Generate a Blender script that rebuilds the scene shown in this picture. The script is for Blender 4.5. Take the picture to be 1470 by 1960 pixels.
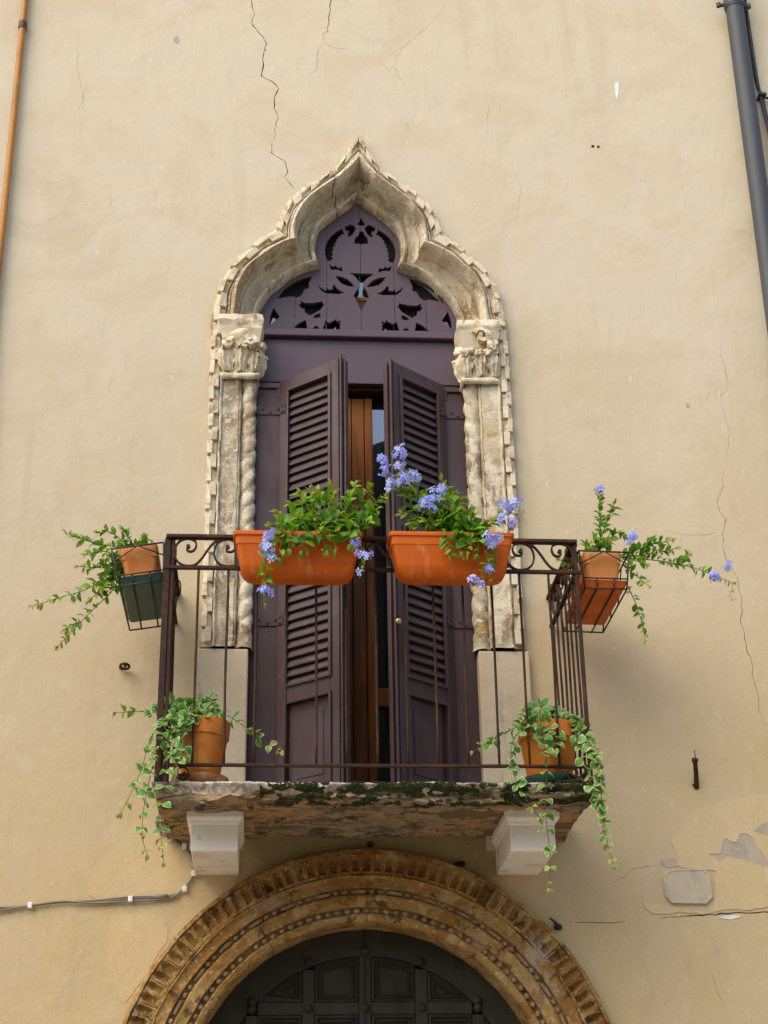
import bpy, bmesh, math, random
from mathutils import Vector, Matrix, noise
from mathutils.geometry import delaunay_2d_cdt

# ------------------------------------------------------------------ clear
for o in list(bpy.data.objects):
    bpy.data.objects.remove(o, do_unlink=True)
scene = bpy.context.scene
col = scene.collection
R = math.radians

# ------------------------------------------------------------------ camera
CAM = Vector((-0.432, -7.0, 1.6))
RGT = Vector((0.99746322, -0.06942098, -0.01574343))     # image right in world axes
DWN = Vector((0.01486902, 0.41947994, -0.90764282))      # image down
FWD = Vector((0.0696135, 0.90510624, 0.41944803))        # view direction
FPX = 3063.9                                             # focal length in pixels of the 1470 x 1960 photograph
cam = bpy.data.cameras.new('camera')
cam_o = bpy.data.objects.new('camera', cam)
col.objects.link(cam_o)
rot = Matrix((RGT, -DWN, -FWD)).transposed()
cam_o.matrix_world = Matrix.Translation(CAM) @ rot.to_4x4()
cam.sensor_fit = 'VERTICAL'
cam.sensor_height = 24.0
cam.lens = 24.0 * FPX / 1960.0
cam.clip_end = 500
scene.camera = cam_o
scene.render.resolution_x, scene.render.resolution_y = 768, 1024

# ------------------------------------------------------------------ world, sun, exposure
SUN_EL, SUN_AZ = 48.0, 228.0          # azimuth: direction the light comes from, clockwise from +Y
w = bpy.data.worlds.new('World'); scene.world = w; w.use_nodes = True
nt = w.node_tree; nt.nodes.clear()
sky = nt.nodes.new('ShaderNodeTexSky'); sky.sky_type = 'NISHITA'; sky.sun_disc = False
sky.sun_elevation = R(SUN_EL); sky.sun_rotation = R(SUN_AZ)
sky.air_density = 1.0; sky.dust_density = 2.0; sky.ozone_density = 0.6
bg = nt.nodes.new('ShaderNodeBackground'); bg.inputs['Strength'].default_value = 0.15
wo = nt.nodes.new('ShaderNodeOutputWorld')
nt.links.new(sky.outputs[0], bg.inputs[0]); nt.links.new(bg.outputs[0], wo.inputs[0])
sl = bpy.data.lights.new('sun', 'SUN'); sl.energy = 1.0; sl.angle = R(58); sl.color = (1.0, 0.93, 0.80)
so = bpy.data.objects.new('sun', sl); col.objects.link(so)
az, el = R(SUN_AZ), R(SUN_EL)
sdir = Vector((math.sin(az) * math.cos(el), math.cos(az) * math.cos(el), math.sin(el)))
so.rotation_euler = (-sdir).to_track_quat('-Z', 'Y').to_euler()
vs = scene.view_settings
vs.view_transform = 'Standard'; vs.look = 'None'; vs.gamma = 1.0; vs.use_curve_mapping = False
vs.exposure = 1.18

# ------------------------------------------------------------------ helpers
rnd = random.Random(7)

def at(px, py, y=0.0):
    """point at depth plane y seen at photograph pixel (px, py)"""
    ray = RGT * (px - 735) + DWN * (py - 980) + FWD * FPX
    return CAM + ray * ((y - CAM.y) / ray.y)

def tag(o, label=None, cat=None, group=None, kind=None):
    if label: o['label'] = label
    if cat: o['category'] = cat
    if group: o['group'] = group
    if kind: o['kind'] = kind
    return o

def adopt(o, parent):
    if parent is not None:
        o.parent = parent
        if parent.type == 'EMPTY':
            o.matrix_parent_inverse = Matrix.Translation(-Vector(parent.location))
    return o

def thing(name, loc, label, cat, group=None):
    o = bpy.data.objects.new(name, None); col.objects.link(o)
    o.location = loc; o.empty_display_size = 0.1
    return tag(o, label, cat, group)

class MB:
    def __init__(s): s.v = []; s.f = []; s.m = []
    def add(s, vs_, fs, mi=0):
        b = len(s.v)
        s.v += [tuple(p) for p in vs_]
        for f in fs:
            s.f.append(tuple(i + b for i in f)); s.m.append(mi)
        return s
    def box(s, a, b, mi=0, mat=None):
        x0, y0, z0 = a; x1, y1, z1 = b
        vs_ = [Vector(p) for p in ((x0,y0,z0),(x1,y0,z0),(x1,y1,z0),(x0,y1,z0),(x0,y0,z1),(x1,y0,z1),(x1,y1,z1),(x0,y1,z1))]
        if mat is not None: vs_ = [mat @ p for p in vs_]
        return s.add(vs_, [(0,3,2,1),(4,5,6,7),(0,1,5,4),(1,2,6,5),(2,3,7,6),(3,0,4,7)], mi)
    def grid(s, rows, closed_u=False, closed_v=False, mi=0, flip=False):
        n, m = len(rows), len(rows[0])
        vs_ = [p for r in rows for p in r]; fs = []
        for i in range(n if closed_v else n - 1):
            for j in range(m if closed_u else m - 1):
                a = i*m+j; b = i*m+(j+1) % m; c = ((i+1) % n)*m+(j+1) % m; d = ((i+1) % n)*m+j
                fs.append((d, c, b, a) if flip else (a, b, c, d))
        return s.add(vs_, fs, mi)
    def tube(s, pts, r, n=6, cap=True, mi=0):
        pts = [Vector(p) for p in pts]
        rs = r if isinstance(r, (list, tuple)) else [r] * len(pts)
        rows = []; up = None
        for i, p in enumerate(pts):
            d = (pts[min(i+1, len(pts)-1)] - pts[max(i-1, 0)])
            if d.length < 1e-9: d = Vector((0, 0, 1))
            d.normalize()
            if up is None:
                up = Vector((0, 0, 1)) if abs(d.z) < .9 else Vector((1, 0, 0))
            u = up - d * up.dot(d)
            if u.length < 1e-6: u = d.orthogonal()
            u.normalize(); w_ = d.cross(u); up = u
            rows.append([p + (u * math.cos(2*math.pi*k/n) + w_ * math.sin(2*math.pi*k/n)) * rs[i] for k in range(n)])
        b = len(s.v)
        s.grid(rows, closed_u=True, mi=mi)
        if cap:
            s.f.append(tuple(b + k for k in reversed(range(n)))); s.m.append(mi)
            e = b + (len(rows)-1)*n
            s.f.append(tuple(e + k for k in range(n))); s.m.append(mi)
        return s
    def bar(s, pts, wx, wy, side=Vector((0, 1, 0)), mi=0):
        """flat bar swept along pts: wx across the plane, wy along 'side'"""
        pts = [Vector(p) for p in pts]; rows = []
        for i, p in enumerate(pts):
            d = (pts[min(i+1, len(pts)-1)] - pts[max(i-1, 0)]).normalized()
            n_ = d.cross(side).normalized()
            rows.append([p + n_*wx/2 + side*wy/2, p - n_*wx/2 + side*wy/2, p - n_*wx/2 - side*wy/2, p + n_*wx/2 - side*wy/2])
        b = len(s.v); s.grid(rows, closed_u=True, mi=mi)
        s.f.append((b+3, b+2, b+1, b)); s.m.append(mi)
        e = b + (len(rows)-1)*4
        s.f.append((e, e+1, e+2, e+3)); s.m.append(mi)
        return s
    def lathe(s, prof, c, n=24, mi=0):
        rows = [[Vector((c[0]+r*math.cos(2*math.pi*k/n), c[1]+r*math.sin(2*math.pi*k/n), c[2]+z)) for k in range(n)] for r, z in prof]
        return s.grid(rows, closed_u=True, mi=mi)
    def shake(s, amp, scale, seed=0.0):
        out = []
        for p in s.v:
            q = Vector(p)
            n_ = noise.noise_vector(q * scale + Vector((seed, seed*1.7, -seed)))
            out.append(tuple(q + n_ * amp))
        s.v = out
        return s
    def mesh(s, name, mats, smooth=False, auto=None):
        me = bpy.data.meshes.new(name)
        me.from_pydata(s.v, [], s.f)
        mats = mats if isinstance(mats, (list, tuple)) else [mats]
        for m_ in mats: me.materials.append(m_)
        if len(mats) > 1: me.polygons.foreach_set('material_index', s.m)
        bm = bmesh.new(); bm.from_mesh(me)
        bmesh.ops.recalc_face_normals(bm, faces=bm.faces)
        if auto is not None:
            for f in bm.faces: f.smooth = True
            for e in bm.edges:
                e.smooth = (len(e.link_faces) == 2 and e.calc_face_angle(0) < R(auto))
        elif smooth:
            for f in bm.faces: f.smooth = True
        bm.to_mesh(me); bm.free(); me.update()
        return me
    def build(s, name, mats, parent=None, smooth=False, auto=None, bevel=0.0, seg=2):
        o = bpy.data.objects.new(name, s.mesh(name, mats, smooth, auto)); col.objects.link(o)
        adopt(o, parent)
        if bevel:
            b = o.modifiers.new('bevel', 'BEVEL'); b.width = bevel; b.segments = seg
            b.limit_method = 'ANGLE'; b.angle_limit = R(40)
            if auto is None and not smooth:
                for p in o.data.polygons: p.use_smooth = False
        return o

def inst(me, name, parent, mat4):
    o = bpy.data.objects.new(name, me); col.objects.link(o)
    adopt(o, parent); o.matrix_basis = mat4
    return o

def pip(p, poly):
    x, y = p; c = False; n = len(poly); j = n - 1
    for i in range(n):
        xi, yi = poly[i]; xj, yj = poly[j]
        if (yi > y) != (yj > y) and x < (xj-xi)*(y-yi)/(yj-yi)+xi: c = not c
        j = i
    return c

def cdt(loops, extra=()):
    vs_, es = [], []
    for lp in loops:
        b = len(vs_); vs_ += [Vector(p) for p in lp]
        es += [(b+i, b+(i+1) % len(lp)) for i in range(len(lp))]
    for a, b_ in extra:
        k = len(vs_); vs_ += [Vector(a), Vector(b_)]; es.append((k, k+1))
    r = delaunay_2d_cdt(vs_, es, [], 0, 1e-6)
    return [(v.x, v.y) for v in r[0]], [tuple(f) for f in r[2]]

def cen(V, t): return (sum(V[i][0] for i in t)/len(t), sum(V[i][1] for i in t)/len(t))

def plate(mb, V, tris, y0, y1, back=True, mi=0, side_only_to=None):
    """XZ triangles at depth y0, extruded back to y1"""
    ids = sorted({i for t in tris for i in t}); mp = {a: k for k, a in enumerate(ids)}
    n = len(ids)
    vs_ = [(V[i][0], y0, V[i][1]) for i in ids] + [(V[i][0], y1, V[i][1]) for i in ids]
    fs = []; cnt = {}
    for t in tris:
        a = sum((V[t[k]][0]*V[t[(k+1) % len(t)]][1]-V[t[(k+1) % len(t)]][0]*V[t[k]][1]) for k in range(len(t)))
        t = t if a > 0 else tuple(reversed(t))
        q = [mp[i] for i in t]
        fs.append(tuple(q))
        if back: fs.append(tuple(i+n for i in reversed(q)))
        for k in range(len(q)):
            e = (q[k], q[(k+1) % len(q)])
            cnt[e] = cnt.get(e, 0) + 1
    for (a, b) in cnt:
        if (b, a) not in cnt:
            fs.append((b, a, a+n, b+n))
    mb.add(vs_, fs, mi)

def shape(mb, outline, y0, y1, holes=(), mi=0):
    V, T = cdt([outline] + list(holes))
    T = [t for t in T if pip(cen(V, t), outline) and not any(pip(cen(V, t), h) for h in holes)]
    plate(mb, V, T, y0, y1, mi=mi)

def resample(pts, n):
    pts = [Vector(p) for p in pts]; L = [0]
    for a, b in zip(pts, pts[1:]): L.append(L[-1] + (b-a).length)
    out = []
    for k in range(n):
        t = L[-1]*k/(n-1); i = 0
        while i < len(L)-2 and L[i+1] < t: i += 1
        u = (t-L[i])/max(L[i+1]-L[i], 1e-9)
        out.append(pts[i].lerp(pts[i+1], u))
    return out

def smooth_path(pts, sub=6):
    pts = [Vector(p) for p in pts]; out = []
    for i in range(len(pts)-1):
        p0 = pts[max(i-1, 0)]; p1 = pts[i]; p2 = pts[i+1]; p3 = pts[min(i+2, len(pts)-1)]
        for k in range(sub):
            t = k/sub
            out.append(0.5*((2*p1)+(p2-p0)*t+(2*p0-5*p1+4*p2-p3)*t*t+(3*p1-p0-3*p2+p3)*t**3))
    out.append(pts[-1]); return out

# ------------------------------------------------------------------ materials
def new_mat(name):
    m = bpy.data.materials.new(name); m.use_nodes = True
    n = m.node_tree; b = n.nodes['Principled BSDF']
    return m, n, b

def lk(n, a, b): n.links.new(a, b)

def pos_node(n, scale=(1, 1, 1), obj=False):
    mp = n.nodes.new('ShaderNodeMapping'); mp.inputs['Scale'].default_value = scale
    if obj:
        t = n.nodes.new('ShaderNodeTexCoord'); lk(n, t.outputs['Object'], mp.inputs['Vector'])
    else:
        g = n.nodes.new('ShaderNodeNewGeometry'); lk(n, g.outputs['Position'], mp.inputs['Vector'])
    return mp.outputs[0]

def tex(n, vec, scale, detail=6, rough=.6, dist=0.0):
    t = n.nodes.new('ShaderNodeTexNoise'); t.inputs['Scale'].default_value = scale
    t.inputs['Detail'].default_value = detail; t.inputs['Roughness'].default_value = rough
    t.inputs['Distortion'].default_value = dist
    lk(n, vec, t.inputs['Vector']); return t.outputs['Fac']

def ramp(n, fac, lo, hi, v0=0.0, v1=1.0):
    r = n.nodes.new('ShaderNodeMapRange'); r.inputs['From Min'].default_value = lo; r.inputs['From Max'].default_value = hi
    r.inputs['To Min'].default_value = v0; r.inputs['To Max'].default_value = v1
    r.interpolation_type = 'SMOOTHSTEP'
    lk(n, fac, r.inputs['Value']); return r.outputs['Result']

def mixc(n, fac, a, b, mode='MIX'):
    m = n.nodes.new('ShaderNodeMix'); m.data_type = 'RGBA'; m.blend_type = mode
    if isinstance(fac, float): m.inputs[0].default_value = fac
    else: lk(n, fac, m.inputs[0])
    for k, c in ((6, a), (7, b)):
        if isinstance(c, (tuple, list)): m.inputs[k].default_value = (*c[:3], 1)
        else: lk(n, c, m.inputs[k])
    return m.outputs[2]

def math_n(n, op, a, b):
    m = n.nodes.new('ShaderNodeMath'); m.operation = op
    for k, c in ((0, a), (1, b)):
        if isinstance(c, (int, float)): m.inputs[k].default_value = c
        else: lk(n, c, m.inputs[k])
    return m.outputs[0]

def bumps(n, b, layers):
    prev = None
    for fac, strength, dist in layers:
        bp = n.nodes.new('ShaderNodeBump'); bp.inputs['Strength'].default_value = strength; bp.inputs['Distance'].default_value = dist
        lk(n, fac, bp.inputs['Height'])
        if prev is not None: lk(n, prev, bp.inputs['Normal'])
        prev = bp.outputs[0]
    lk(n, prev, b.inputs['Normal'])

def layered(name, base, layers, rough=.85, bump=((60, .25, .003),), spec=.3, metallic=0.0, obj=False, rough_var=None):
    """layers: (colour, scale, lo, hi, strength, stretch xyz, distortion)"""
    m, n, b = new_mat(name)
    c = base
    for L in layers:
        colr, sc, lo, hi, st = L[:5]
        stretch = L[5] if len(L) > 5 else (1, 1, 1)
        dist = L[6] if len(L) > 6 else 0.3
        f = ramp(n, tex(n, pos_node(n, stretch, obj), sc, 5, .65, dist), lo, hi, 0.0, st)
        c = mixc(n, f, c, colr)
    if isinstance(c, tuple): b.inputs['Base Color'].default_value = (*c, 1)
    else: lk(n, c, b.inputs['Base Color'])
    b.inputs['Roughness'].default_value = rough
    if rough_var:
        lk(n, ramp(n, tex(n, pos_node(n, (1, 1, 1), obj), rough_var[0], 5), .35, .65, rough_var[1], rough_var[2]), b.inputs['Roughness'])
    b.inputs['Specular IOR Level'].default_value = spec
    b.inputs['Metallic'].default_value = metallic
    if bump:
        bumps(n, b, [(tex(n, pos_node(n, B[3] if len(B) > 3 else (1, 1, 1), obj), B[0], 4, .6), B[1], B[2]) for B in bump])
    return m

# plaster: cream above, ochre below, patchy
def plaster(name, pale, ochre, warm, z_lo, z_hi, grain=.35):
    m, n, b = new_mat(name)
    g = n.nodes.new('ShaderNodeNewGeometry'); sx = n.nodes.new('ShaderNodeSeparateXYZ'); lk(n, g.outputs['Position'], sx.inputs[0])
    p = pos_node(n)
    big = tex(n, p, .9, 6, .6, .6)
    hgt = math_n(n, 'ADD', sx.outputs[2], math_n(n, 'MULTIPLY', math_n(n, 'SUBTRACT', big, .5), 3.2))
    f = ramp(n, hgt, z_lo, z_hi)
    c = mixc(n, f, ochre, pale)
    c = mixc(n, ramp(n, tex(n, p, 2.2, 7, .62, .8), .42, .66, 0, .60), c, warm)
    c = mixc(n, ramp(n, tex(n, p, 7.0, 8, .7, .4), .5, .75, 0, .4), c, (pale[0]*1.08, pale[1]*1.08, pale[2]*1.06))
    streak = tex(n, pos_node(n, (1, 1, .10)), 7.0, 6, .6, .2)
    c = mixc(n, ramp(n, streak, .54, .80, 0, .30), c, (ochre[0]*.72, ochre[1]*.70, ochre[2]*.66))
    dirt = tex(n, p, 1.4, 9, .7, 1.2)
    c = mixc(n, ramp(n, dirt, .57, .80, 0, .42), c, (.33, .27, .195))
    # damp stain and balcony shade painted together into the plaster colour under the slab
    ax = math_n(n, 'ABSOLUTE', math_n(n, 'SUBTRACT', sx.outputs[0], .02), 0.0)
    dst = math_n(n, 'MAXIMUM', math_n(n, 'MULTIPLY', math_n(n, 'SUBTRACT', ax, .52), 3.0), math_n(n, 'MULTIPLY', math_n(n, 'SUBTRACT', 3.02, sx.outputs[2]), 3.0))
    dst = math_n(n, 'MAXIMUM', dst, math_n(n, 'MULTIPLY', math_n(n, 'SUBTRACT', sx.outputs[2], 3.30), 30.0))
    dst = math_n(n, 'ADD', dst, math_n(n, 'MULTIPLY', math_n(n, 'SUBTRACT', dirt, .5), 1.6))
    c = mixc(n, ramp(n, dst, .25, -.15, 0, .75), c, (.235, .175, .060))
    c = mixc(n, ramp(n, tex(n, pos_node(n, (1, 1, .22)), 16, 6, .65, .4), .60, .72, 0, .30), c, (.40, .30, .17))
    c = mixc(n, ramp(n, tex(n, p, 130, 3, .6), .54, .66, 0, .22), c, (.30, .235, .15))
    c = mixc(n, ramp(n, tex(n, p, 95, 3, .6), .56, .68, 0, .22), c, (.66, .60, .47))
    # pale nicks left by the float, slanted
    mp = n.nodes.new('ShaderNodeMapping'); mp.inputs['Rotation'].default_value = (0, R(35), 0); mp.inputs['Scale'].default_value = (1, 1, .35)
    lk(n, g.outputs['Position'], mp.inputs['Vector'])
    c = mixc(n, ramp(n, tex(n, mp.outputs[0], 42, 3, .5), .66, .74, 0, .38), c, (.68, .62, .50))
    c = mixc(n, ramp(n, tex(n, p, 60, 4, .6), .63, .75, 0, .25), c, (.33, .25, .16))
    lk(n, c, b.inputs['Base Color'])
    b.inputs['Roughness'].default_value = .9; b.inputs['Specular IOR Level'].default_value = .2
    bumps(n, b, [(tex(n, p, 3.0, 4, .5), .25, .03), (tex(n, p, 24, 6, .6), .22, .006), (tex(n, p, 150, 4, .6), grain*1.6, .0022), (tex(n, mp.outputs[0], 14, 5, .6), .20, .006)])
    return m

M = {}
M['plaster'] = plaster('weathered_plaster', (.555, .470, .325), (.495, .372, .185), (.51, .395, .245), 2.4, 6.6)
M['patch'] = plaster('ochre_patch_plaster', (.57, .445, .255), (.52, .38, .185), (.56, .43, .24), 2.0, 5.0, .25)
M['grey_render'] = layered('grey_render', (.42, .35, .255), [((.31, .265, .205), 12, .45, .6, .6), ((.46, .40, .31), 30, .55, .7, .5)], .95, ((90, .4, .003), (12, .4, .006)))
M['stone'] = layered('weathered_limestone', (.54, .435, .28), [
    ((.29, .205, .115), 4.5, .47, .58, .80, (1, 1, .55), .8),
    ((.68, .58, .40), 8, .52, .56, .85, (1, 1, .5), .9),
    ((.20, .175, .14), 3.4, .55, .66, .65, (1, 1, .5), .8),
    ((.70, .61, .43), 34, .57, .60, .8),
    ((.40, .25, .065), 6, .57, .64, .75, (1, 1, 1), .5),
    ((.10, .078, .055), 60, .63, .67, .7)], .92, ((260, .9, .003), (90, .9, .005), (34, .8, .007), (8, .3, .012)))
M['stone_pale'] = layered('pale_dentil_stone', (.62, .515, .345), [
    ((.40, .285, .155), 9, .5, .58, .7), ((.71, .61, .44), 22, .53, .60, .7), ((.20, .155, .105), 13, .62, .68, .75)],
    .9, ((120, .6, .003), (25, .6, .006)))
M['stone_arch'] = layered('brown_arch_stone', (.30, .175, .050), [
    ((.44, .295, .115), 9, .5, .60, .7, (1, 1, 1), .6), ((.22, .095, .016), 5, .48, .57, .8, (1, 1, 1), .8),
    ((.33, .275, .205), 2.0, .56, .68, .8, (1, 1, 1), .5), ((.52, .41, .25), 55, .60, .64, .6),
    ((.070, .042, .018), 16, .57, .63, .85)], .9, ((150, .9, .003), (40, 1.0, .008), (10, .4, .01)))
M['stone_bead'] = layered('bead_stone', (.25, .165, .085), [((.42, .34, .23), 14, .5, .65, .6), ((.12, .085, .05), 30, .55, .7, .6)], .88, ((140, .4, .002),))
M['stucco'] = layered('jamb_stucco', (.54, .44, .29), [((.47, .35, .20), 4, .45, .65, .5), ((.60, .51, .36), 12, .5, .7, .5), ((.30, .24, .16), 9, .58, .70, .5, (1, 1, .25)), ((.34, .27, .17), 26, .62, .68, .5), ((.64, .57, .44), 50, .60, .66, .4)], .9, ((110, .4, .003), (14, .4, .008)))
M['corbel'] = layered('white_corbel_stone', (.82, .765, .635), [((.64, .53, .34), 7, .52, .64, .6, (1, 1, .35)), ((.34, .27, .17), 12, .62, .70, .6), ((.84, .81, .74), 20, .5, .6, .5), ((.42, .34, .22), 9, .58, .68, .55, (1, 1, .18)), ((.30, .25, .17), 60, .65, .70, .5)], .85, ((120, .4, .002), (20, .4, .006)))
M['slab'] = layered('old_slab_stone', (.27, .20, .125), [
    ((.40, .235, .085), 2.6, .46, .56, .85, (1, 1, 2.5), .9), ((.12, .085, .050), 8, .49, .56, .85, (.5, 1, 2.0), 1.2),
    ((.36, .28, .18), 18, .57, .63, .6, (.4, 1, 2.2), .6), ((.040, .030, .018), 17, .56, .61, .9, (.35, 1, 2.0), 1.0), ((.045, .05, .018), 3.5, .56, .63, .75, (1, 1, 2))],
    .95, ((140, .6, .003), (30, .9, .012, (.5, 1, 2.2)), (9, .6, .02, (.5, 1, 2))))
M['slab_edge'] = layered('pale_slab_edge', (.40, .34, .25), [((.20, .16, .11), 22, .48, .56, .8), ((.60, .55, .45), 34, .55, .59, .7), ((.06, .055, .022), 7, .50, .58, .9, (.5, 1, 1.5))], .95, ((140, .6, .003), (40, .7, .006)))
M['moss'] = layered('moss', (.026, .032, .008), [((.075, .082, .014), 60, .53, .62, .8), ((.18, .16, .05), 40, .62, .7, .7), ((.015, .018, .006), 20, .5, .65, .7)], 1.0, ((400, .6, .002),))
M['purple'] = layered('plum_paint', (.056, .028, .026), [((.046, .020, .015), 2.6, .45, .65, .8, (1, 1, .4), .6), ((.082, .052, .054), 6, .52, .7, .5, (1, 1, .3)), ((.032, .019, .019), 14, .62, .75, .45, (1, 1, .4)), ((.105, .072, .068), 2.2, .56, .68, .40, (1, 1, .5), 1.0), ((.13, .10, .09), 40, .66, .72, .4, (1, 1, .3))],
    .5, ((160, .10, .001, (1, 1, .06)), (20, .10, .003)), .35, rough_var=(5, .42, .62))
M['purple_panel'] = layered('plum_paint_smooth', (.086, .052, .062), [((.076, .044, .048), 2.0, .45, .65, .6, (1, 1, .7)), ((.108, .072, .088), 5, .52, .7, .4)], .5, ((160, .06, .001, (1, 1, .1)),), .35)
M['slat'] = layered('plum_slat_paint', (.068, .043, .041), [((.045, .026, .025), 9, .45, .65, .6, (.4, 1, 1)), ((.125, .095, .088), 18, .56, .7, .5, (.2, 1, 1))], .52, ((160, .15, .001, (.1, 1, 1)),), .35)
M['wood'] = layered('varnished_wood', (.17, .050, .005), [((.30, .095, .008), 7, .45, .62, .8, (1, 1, .12), .5), ((.09, .030, .008), 3.5, .48, .66, .8, (1, 1, .25), .4), ((.05, .018, .006), 30, .58, .7, .6, (1, 1, .05))],
    .5, ((120, .15, .001, (1, 1, .05)),), .18)
M['door'] = layered('dark_green_door', (.026, .025, .015), [((.042, .038, .022), 5, .45, .65, .7, (1, 1, .4)), ((.014, .015, .010), 9, .52, .7, .8, (1, 1, .3)), ((.06, .045, .025), 24, .66, .75, .4)], .65, ((120, .15, .001, (1, 1, .1)),), .2)
M['iron'] = layered('rusty_iron', (.044, .021, .013), [((.10, .038, .010), 9, .48, .64, .75), ((.022, .016, .016), 30, .5, .62, .6), ((.16, .075, .025), 70, .62, .7, .5)], .8, ((220, .3, .001), (60, .2, .001)), .2)
M['iron_dark'] = layered('black_wire_iron', (.020, .014, .012), [((.055, .026, .014), 22, .52, .64, .6)], .6, ((220, .2, .001),), .4)
M['orange'] = layered('orange_plastic', (.50, .098, .005), [((.40, .062, .003), 3.5, .45, .65, .6), ((.56, .16, .03), 14, .60, .75, .4), ((.60, .34, .18), 7, .56, .70, .38, (1, 1, .3), .8), ((.22, .11, .04), 30, .66, .74, .5)], .5, ((30, .06, .003),), .22, rough_var=(8, .45, .65))
M['peach'] = layered('sun_bleached_plastic', (.58, .225, .055), [((.52, .15, .02), 6, .45, .62, .8), ((.58, .33, .17), 10, .55, .7, .6)], .5, ((30, .06, .003),), .35)
M['green_plastic'] = layered('green_plastic', (.022, .075, .052), [((.015, .05, .032), 6, .45, .65, .6)], .45, ((30, .05, .002),), .4)
M['clay'] = layered('terracotta', (.46, .14, .018), [((.54, .23, .04), 7, .5, .65, .7), ((.27, .075, .02), 5, .5, .66, .7), ((.52, .38, .24), 11, .66, .78, .5)], .85, ((120, .25, .0015), (20, .2, .003)), .25)
M['saucer'] = layered('limy_saucer', (.36, .16, .06), [((.50, .38, .26), 12, .5, .62, .7), ((.16, .08, .04), 16, .58, .7, .6)], .9, ((120, .3, .002),))
M['soil'] = layered('soil', (.035, .024, .014), [((.07, .05, .03), 40, .5, .6, .6)], 1.0, ((90, .8, .006),))
M['drain'] = layered('grey_drainpipe', (.052, .055, .056), [((.066, .069, .068), 3, .45, .65, .6, (1, 1, .2)), ((.16, .165, .16), 30, .68, .76, .5), ((.040, .042, .043), 6, .55, .7, .5, (1, 1, .3)), ((.13, .125, .11), 9, .60, .72, .35, (1, 1, .12))], .55, ((60, .05, .001),), .3)
M['copper'] = layered('ochre_painted_pipe', (.38, .155, .018), [((.27, .105, .022), 5, .5, .62, .8, (1, 1, .4)), ((.44, .22, .03), 8, .55, .7, .6), ((.16, .07, .03), 12, .66, .75, .5)], .55, ((90, .1, .001),), .4)
M['collar'] = layered('brown_collar', (.085, .035, .022), [((.05, .022, .016), 30, .5, .62, .6)], .6, ((90, .1, .001),), .4)
M['cable'] = layered('grey_cable', (.20, .17, .13), [((.13, .11, .085), 20, .5, .65, .6)], .6, (), .3)
M['black_cable'] = layered('black_cable', (.012, .012, .016), [((.03, .03, .035), 20, .5, .65, .5)], .5, (), .4)
M['clip'] = layered('white_clip', (.72, .70, .66), [((.5, .48, .44), 60, .5, .65, .5)], .5, (), .4)
M['plaque'] = layered('worn_plaque_stone', (.47, .40, .285), [((.34, .30, .245), 9, .48, .62, .6, (1, 1, .25)), ((.54, .43, .26), 8, .52, .60, .7), ((.27, .25, .24), 26, .62, .7, .5, (1, 1, .3))], .9, ((140, .3, .002), (26, .5, .004, (1, 1, .4))))
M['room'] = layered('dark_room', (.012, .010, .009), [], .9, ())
M['paving'] = layered('street_paving', (.36, .31, .25), [((.28, .24, .19), 3, .45, .6, .6), ((.42, .37, .30), 20, .5, .65, .5)], .9, ((60, .4, .004),))
M['house_far'] = layered('ochre_render_far', (.58, .46, .30), [((.50, .38, .24), 1.2, .45, .65, .6)], .9, ((30, .2, .004),))
M['brass'] = layered('dull_brass', (.45, .36, .20), [((.25, .2, .12), 60, .5, .65, .6)], .4, (), .5, .6)
m, n, b = new_mat('old_glass'); M['glass'] = m
b.inputs['Base Color'].default_value = (.010, .012, .014, 1); b.inputs['Roughness'].default_value = .03
b.inputs['Specular IOR Level'].default_value = 1.0; b.inputs['IOR'].default_value = 1.9
bumps(n, b, [(tex(n, pos_node(n), 5, 2), .06, .01)])

def leafy(name, c1, c2, trans=.3, rough=.45, spec=.35):
    m, n, b = new_mat(name)
    oi = n.nodes.new('ShaderNodeObjectInfo')
    c = mixc(n, oi.outputs['Random'], c1, c2)
    c = mixc(n, ramp(n, tex(n, pos_node(n), 60, 3), .4, .65, 0, .35), c, (c1[0]*.6, c1[1]*.6, c1[2]*.6))
    lk(n, c, b.inputs['Base Color']); b.inputs['Roughness'].default_value = rough; b.inputs['Specular IOR Level'].default_value = spec
    tr = n.nodes.new('ShaderNodeBsdfTranslucent'); lk(n, mixc(n, .5, c, (c2[0]*1.6, c2[1]*1.6, c2[2])), tr.inputs[0])
    mx = n.nodes.new('ShaderNodeMixShader'); mx.inputs[0].default_value = trans
    lk(n, b.outputs[0], mx.inputs[1]); lk(n, tr.outputs[0], mx.inputs[2])
    lk(n, mx.outputs[0], n.nodes['Material Output'].inputs[0]); return m
M['leaf'] = leafy('plumbago_leaf', (.038, .130, .007), (.19, .37, .020), .32, .5, .22)
M['leaf_young'] = leafy('plumbago_young_leaf', (.19, .28, .018), (.30, .33, .035), .32, .5, .22)
M['leaf_mint'] = leafy('variegated_leaf_centre', (.070, .225, .034), (.17, .35, .050), .25)
M['leaf_rim'] = leafy('variegated_leaf_rim', (.46, .50, .20), (.56, .57, .30), .25)
M['leaf_mint_young'] = leafy('variegated_young_leaf', (.20, .28, .03), (.33, .34, .05), .25)
M['petal'] = leafy('plumbago_petal', (.30, .36, .82), (.45, .45, .86), .25, .6, .2)
M['petal_pale'] = leafy('plumbago_petal_pale', (.52, .58, .90), (.60, .60, .92), .25, .6, .2)
M['dry'] = leafy('spent_flower', (.36, .22, .07), (.45, .30, .14), .2, .8, .1)
M['stem'] = layered('green_stem', (.10, .16, .025), [((.16, .10, .03), 14, .5, .65, .6)], .6, ())
M['stem_red'] = layered('purple_brown_stem', (.11, .045, .035), [((.15, .10, .04), 14, .5, .65, .6)], .6, ())

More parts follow.
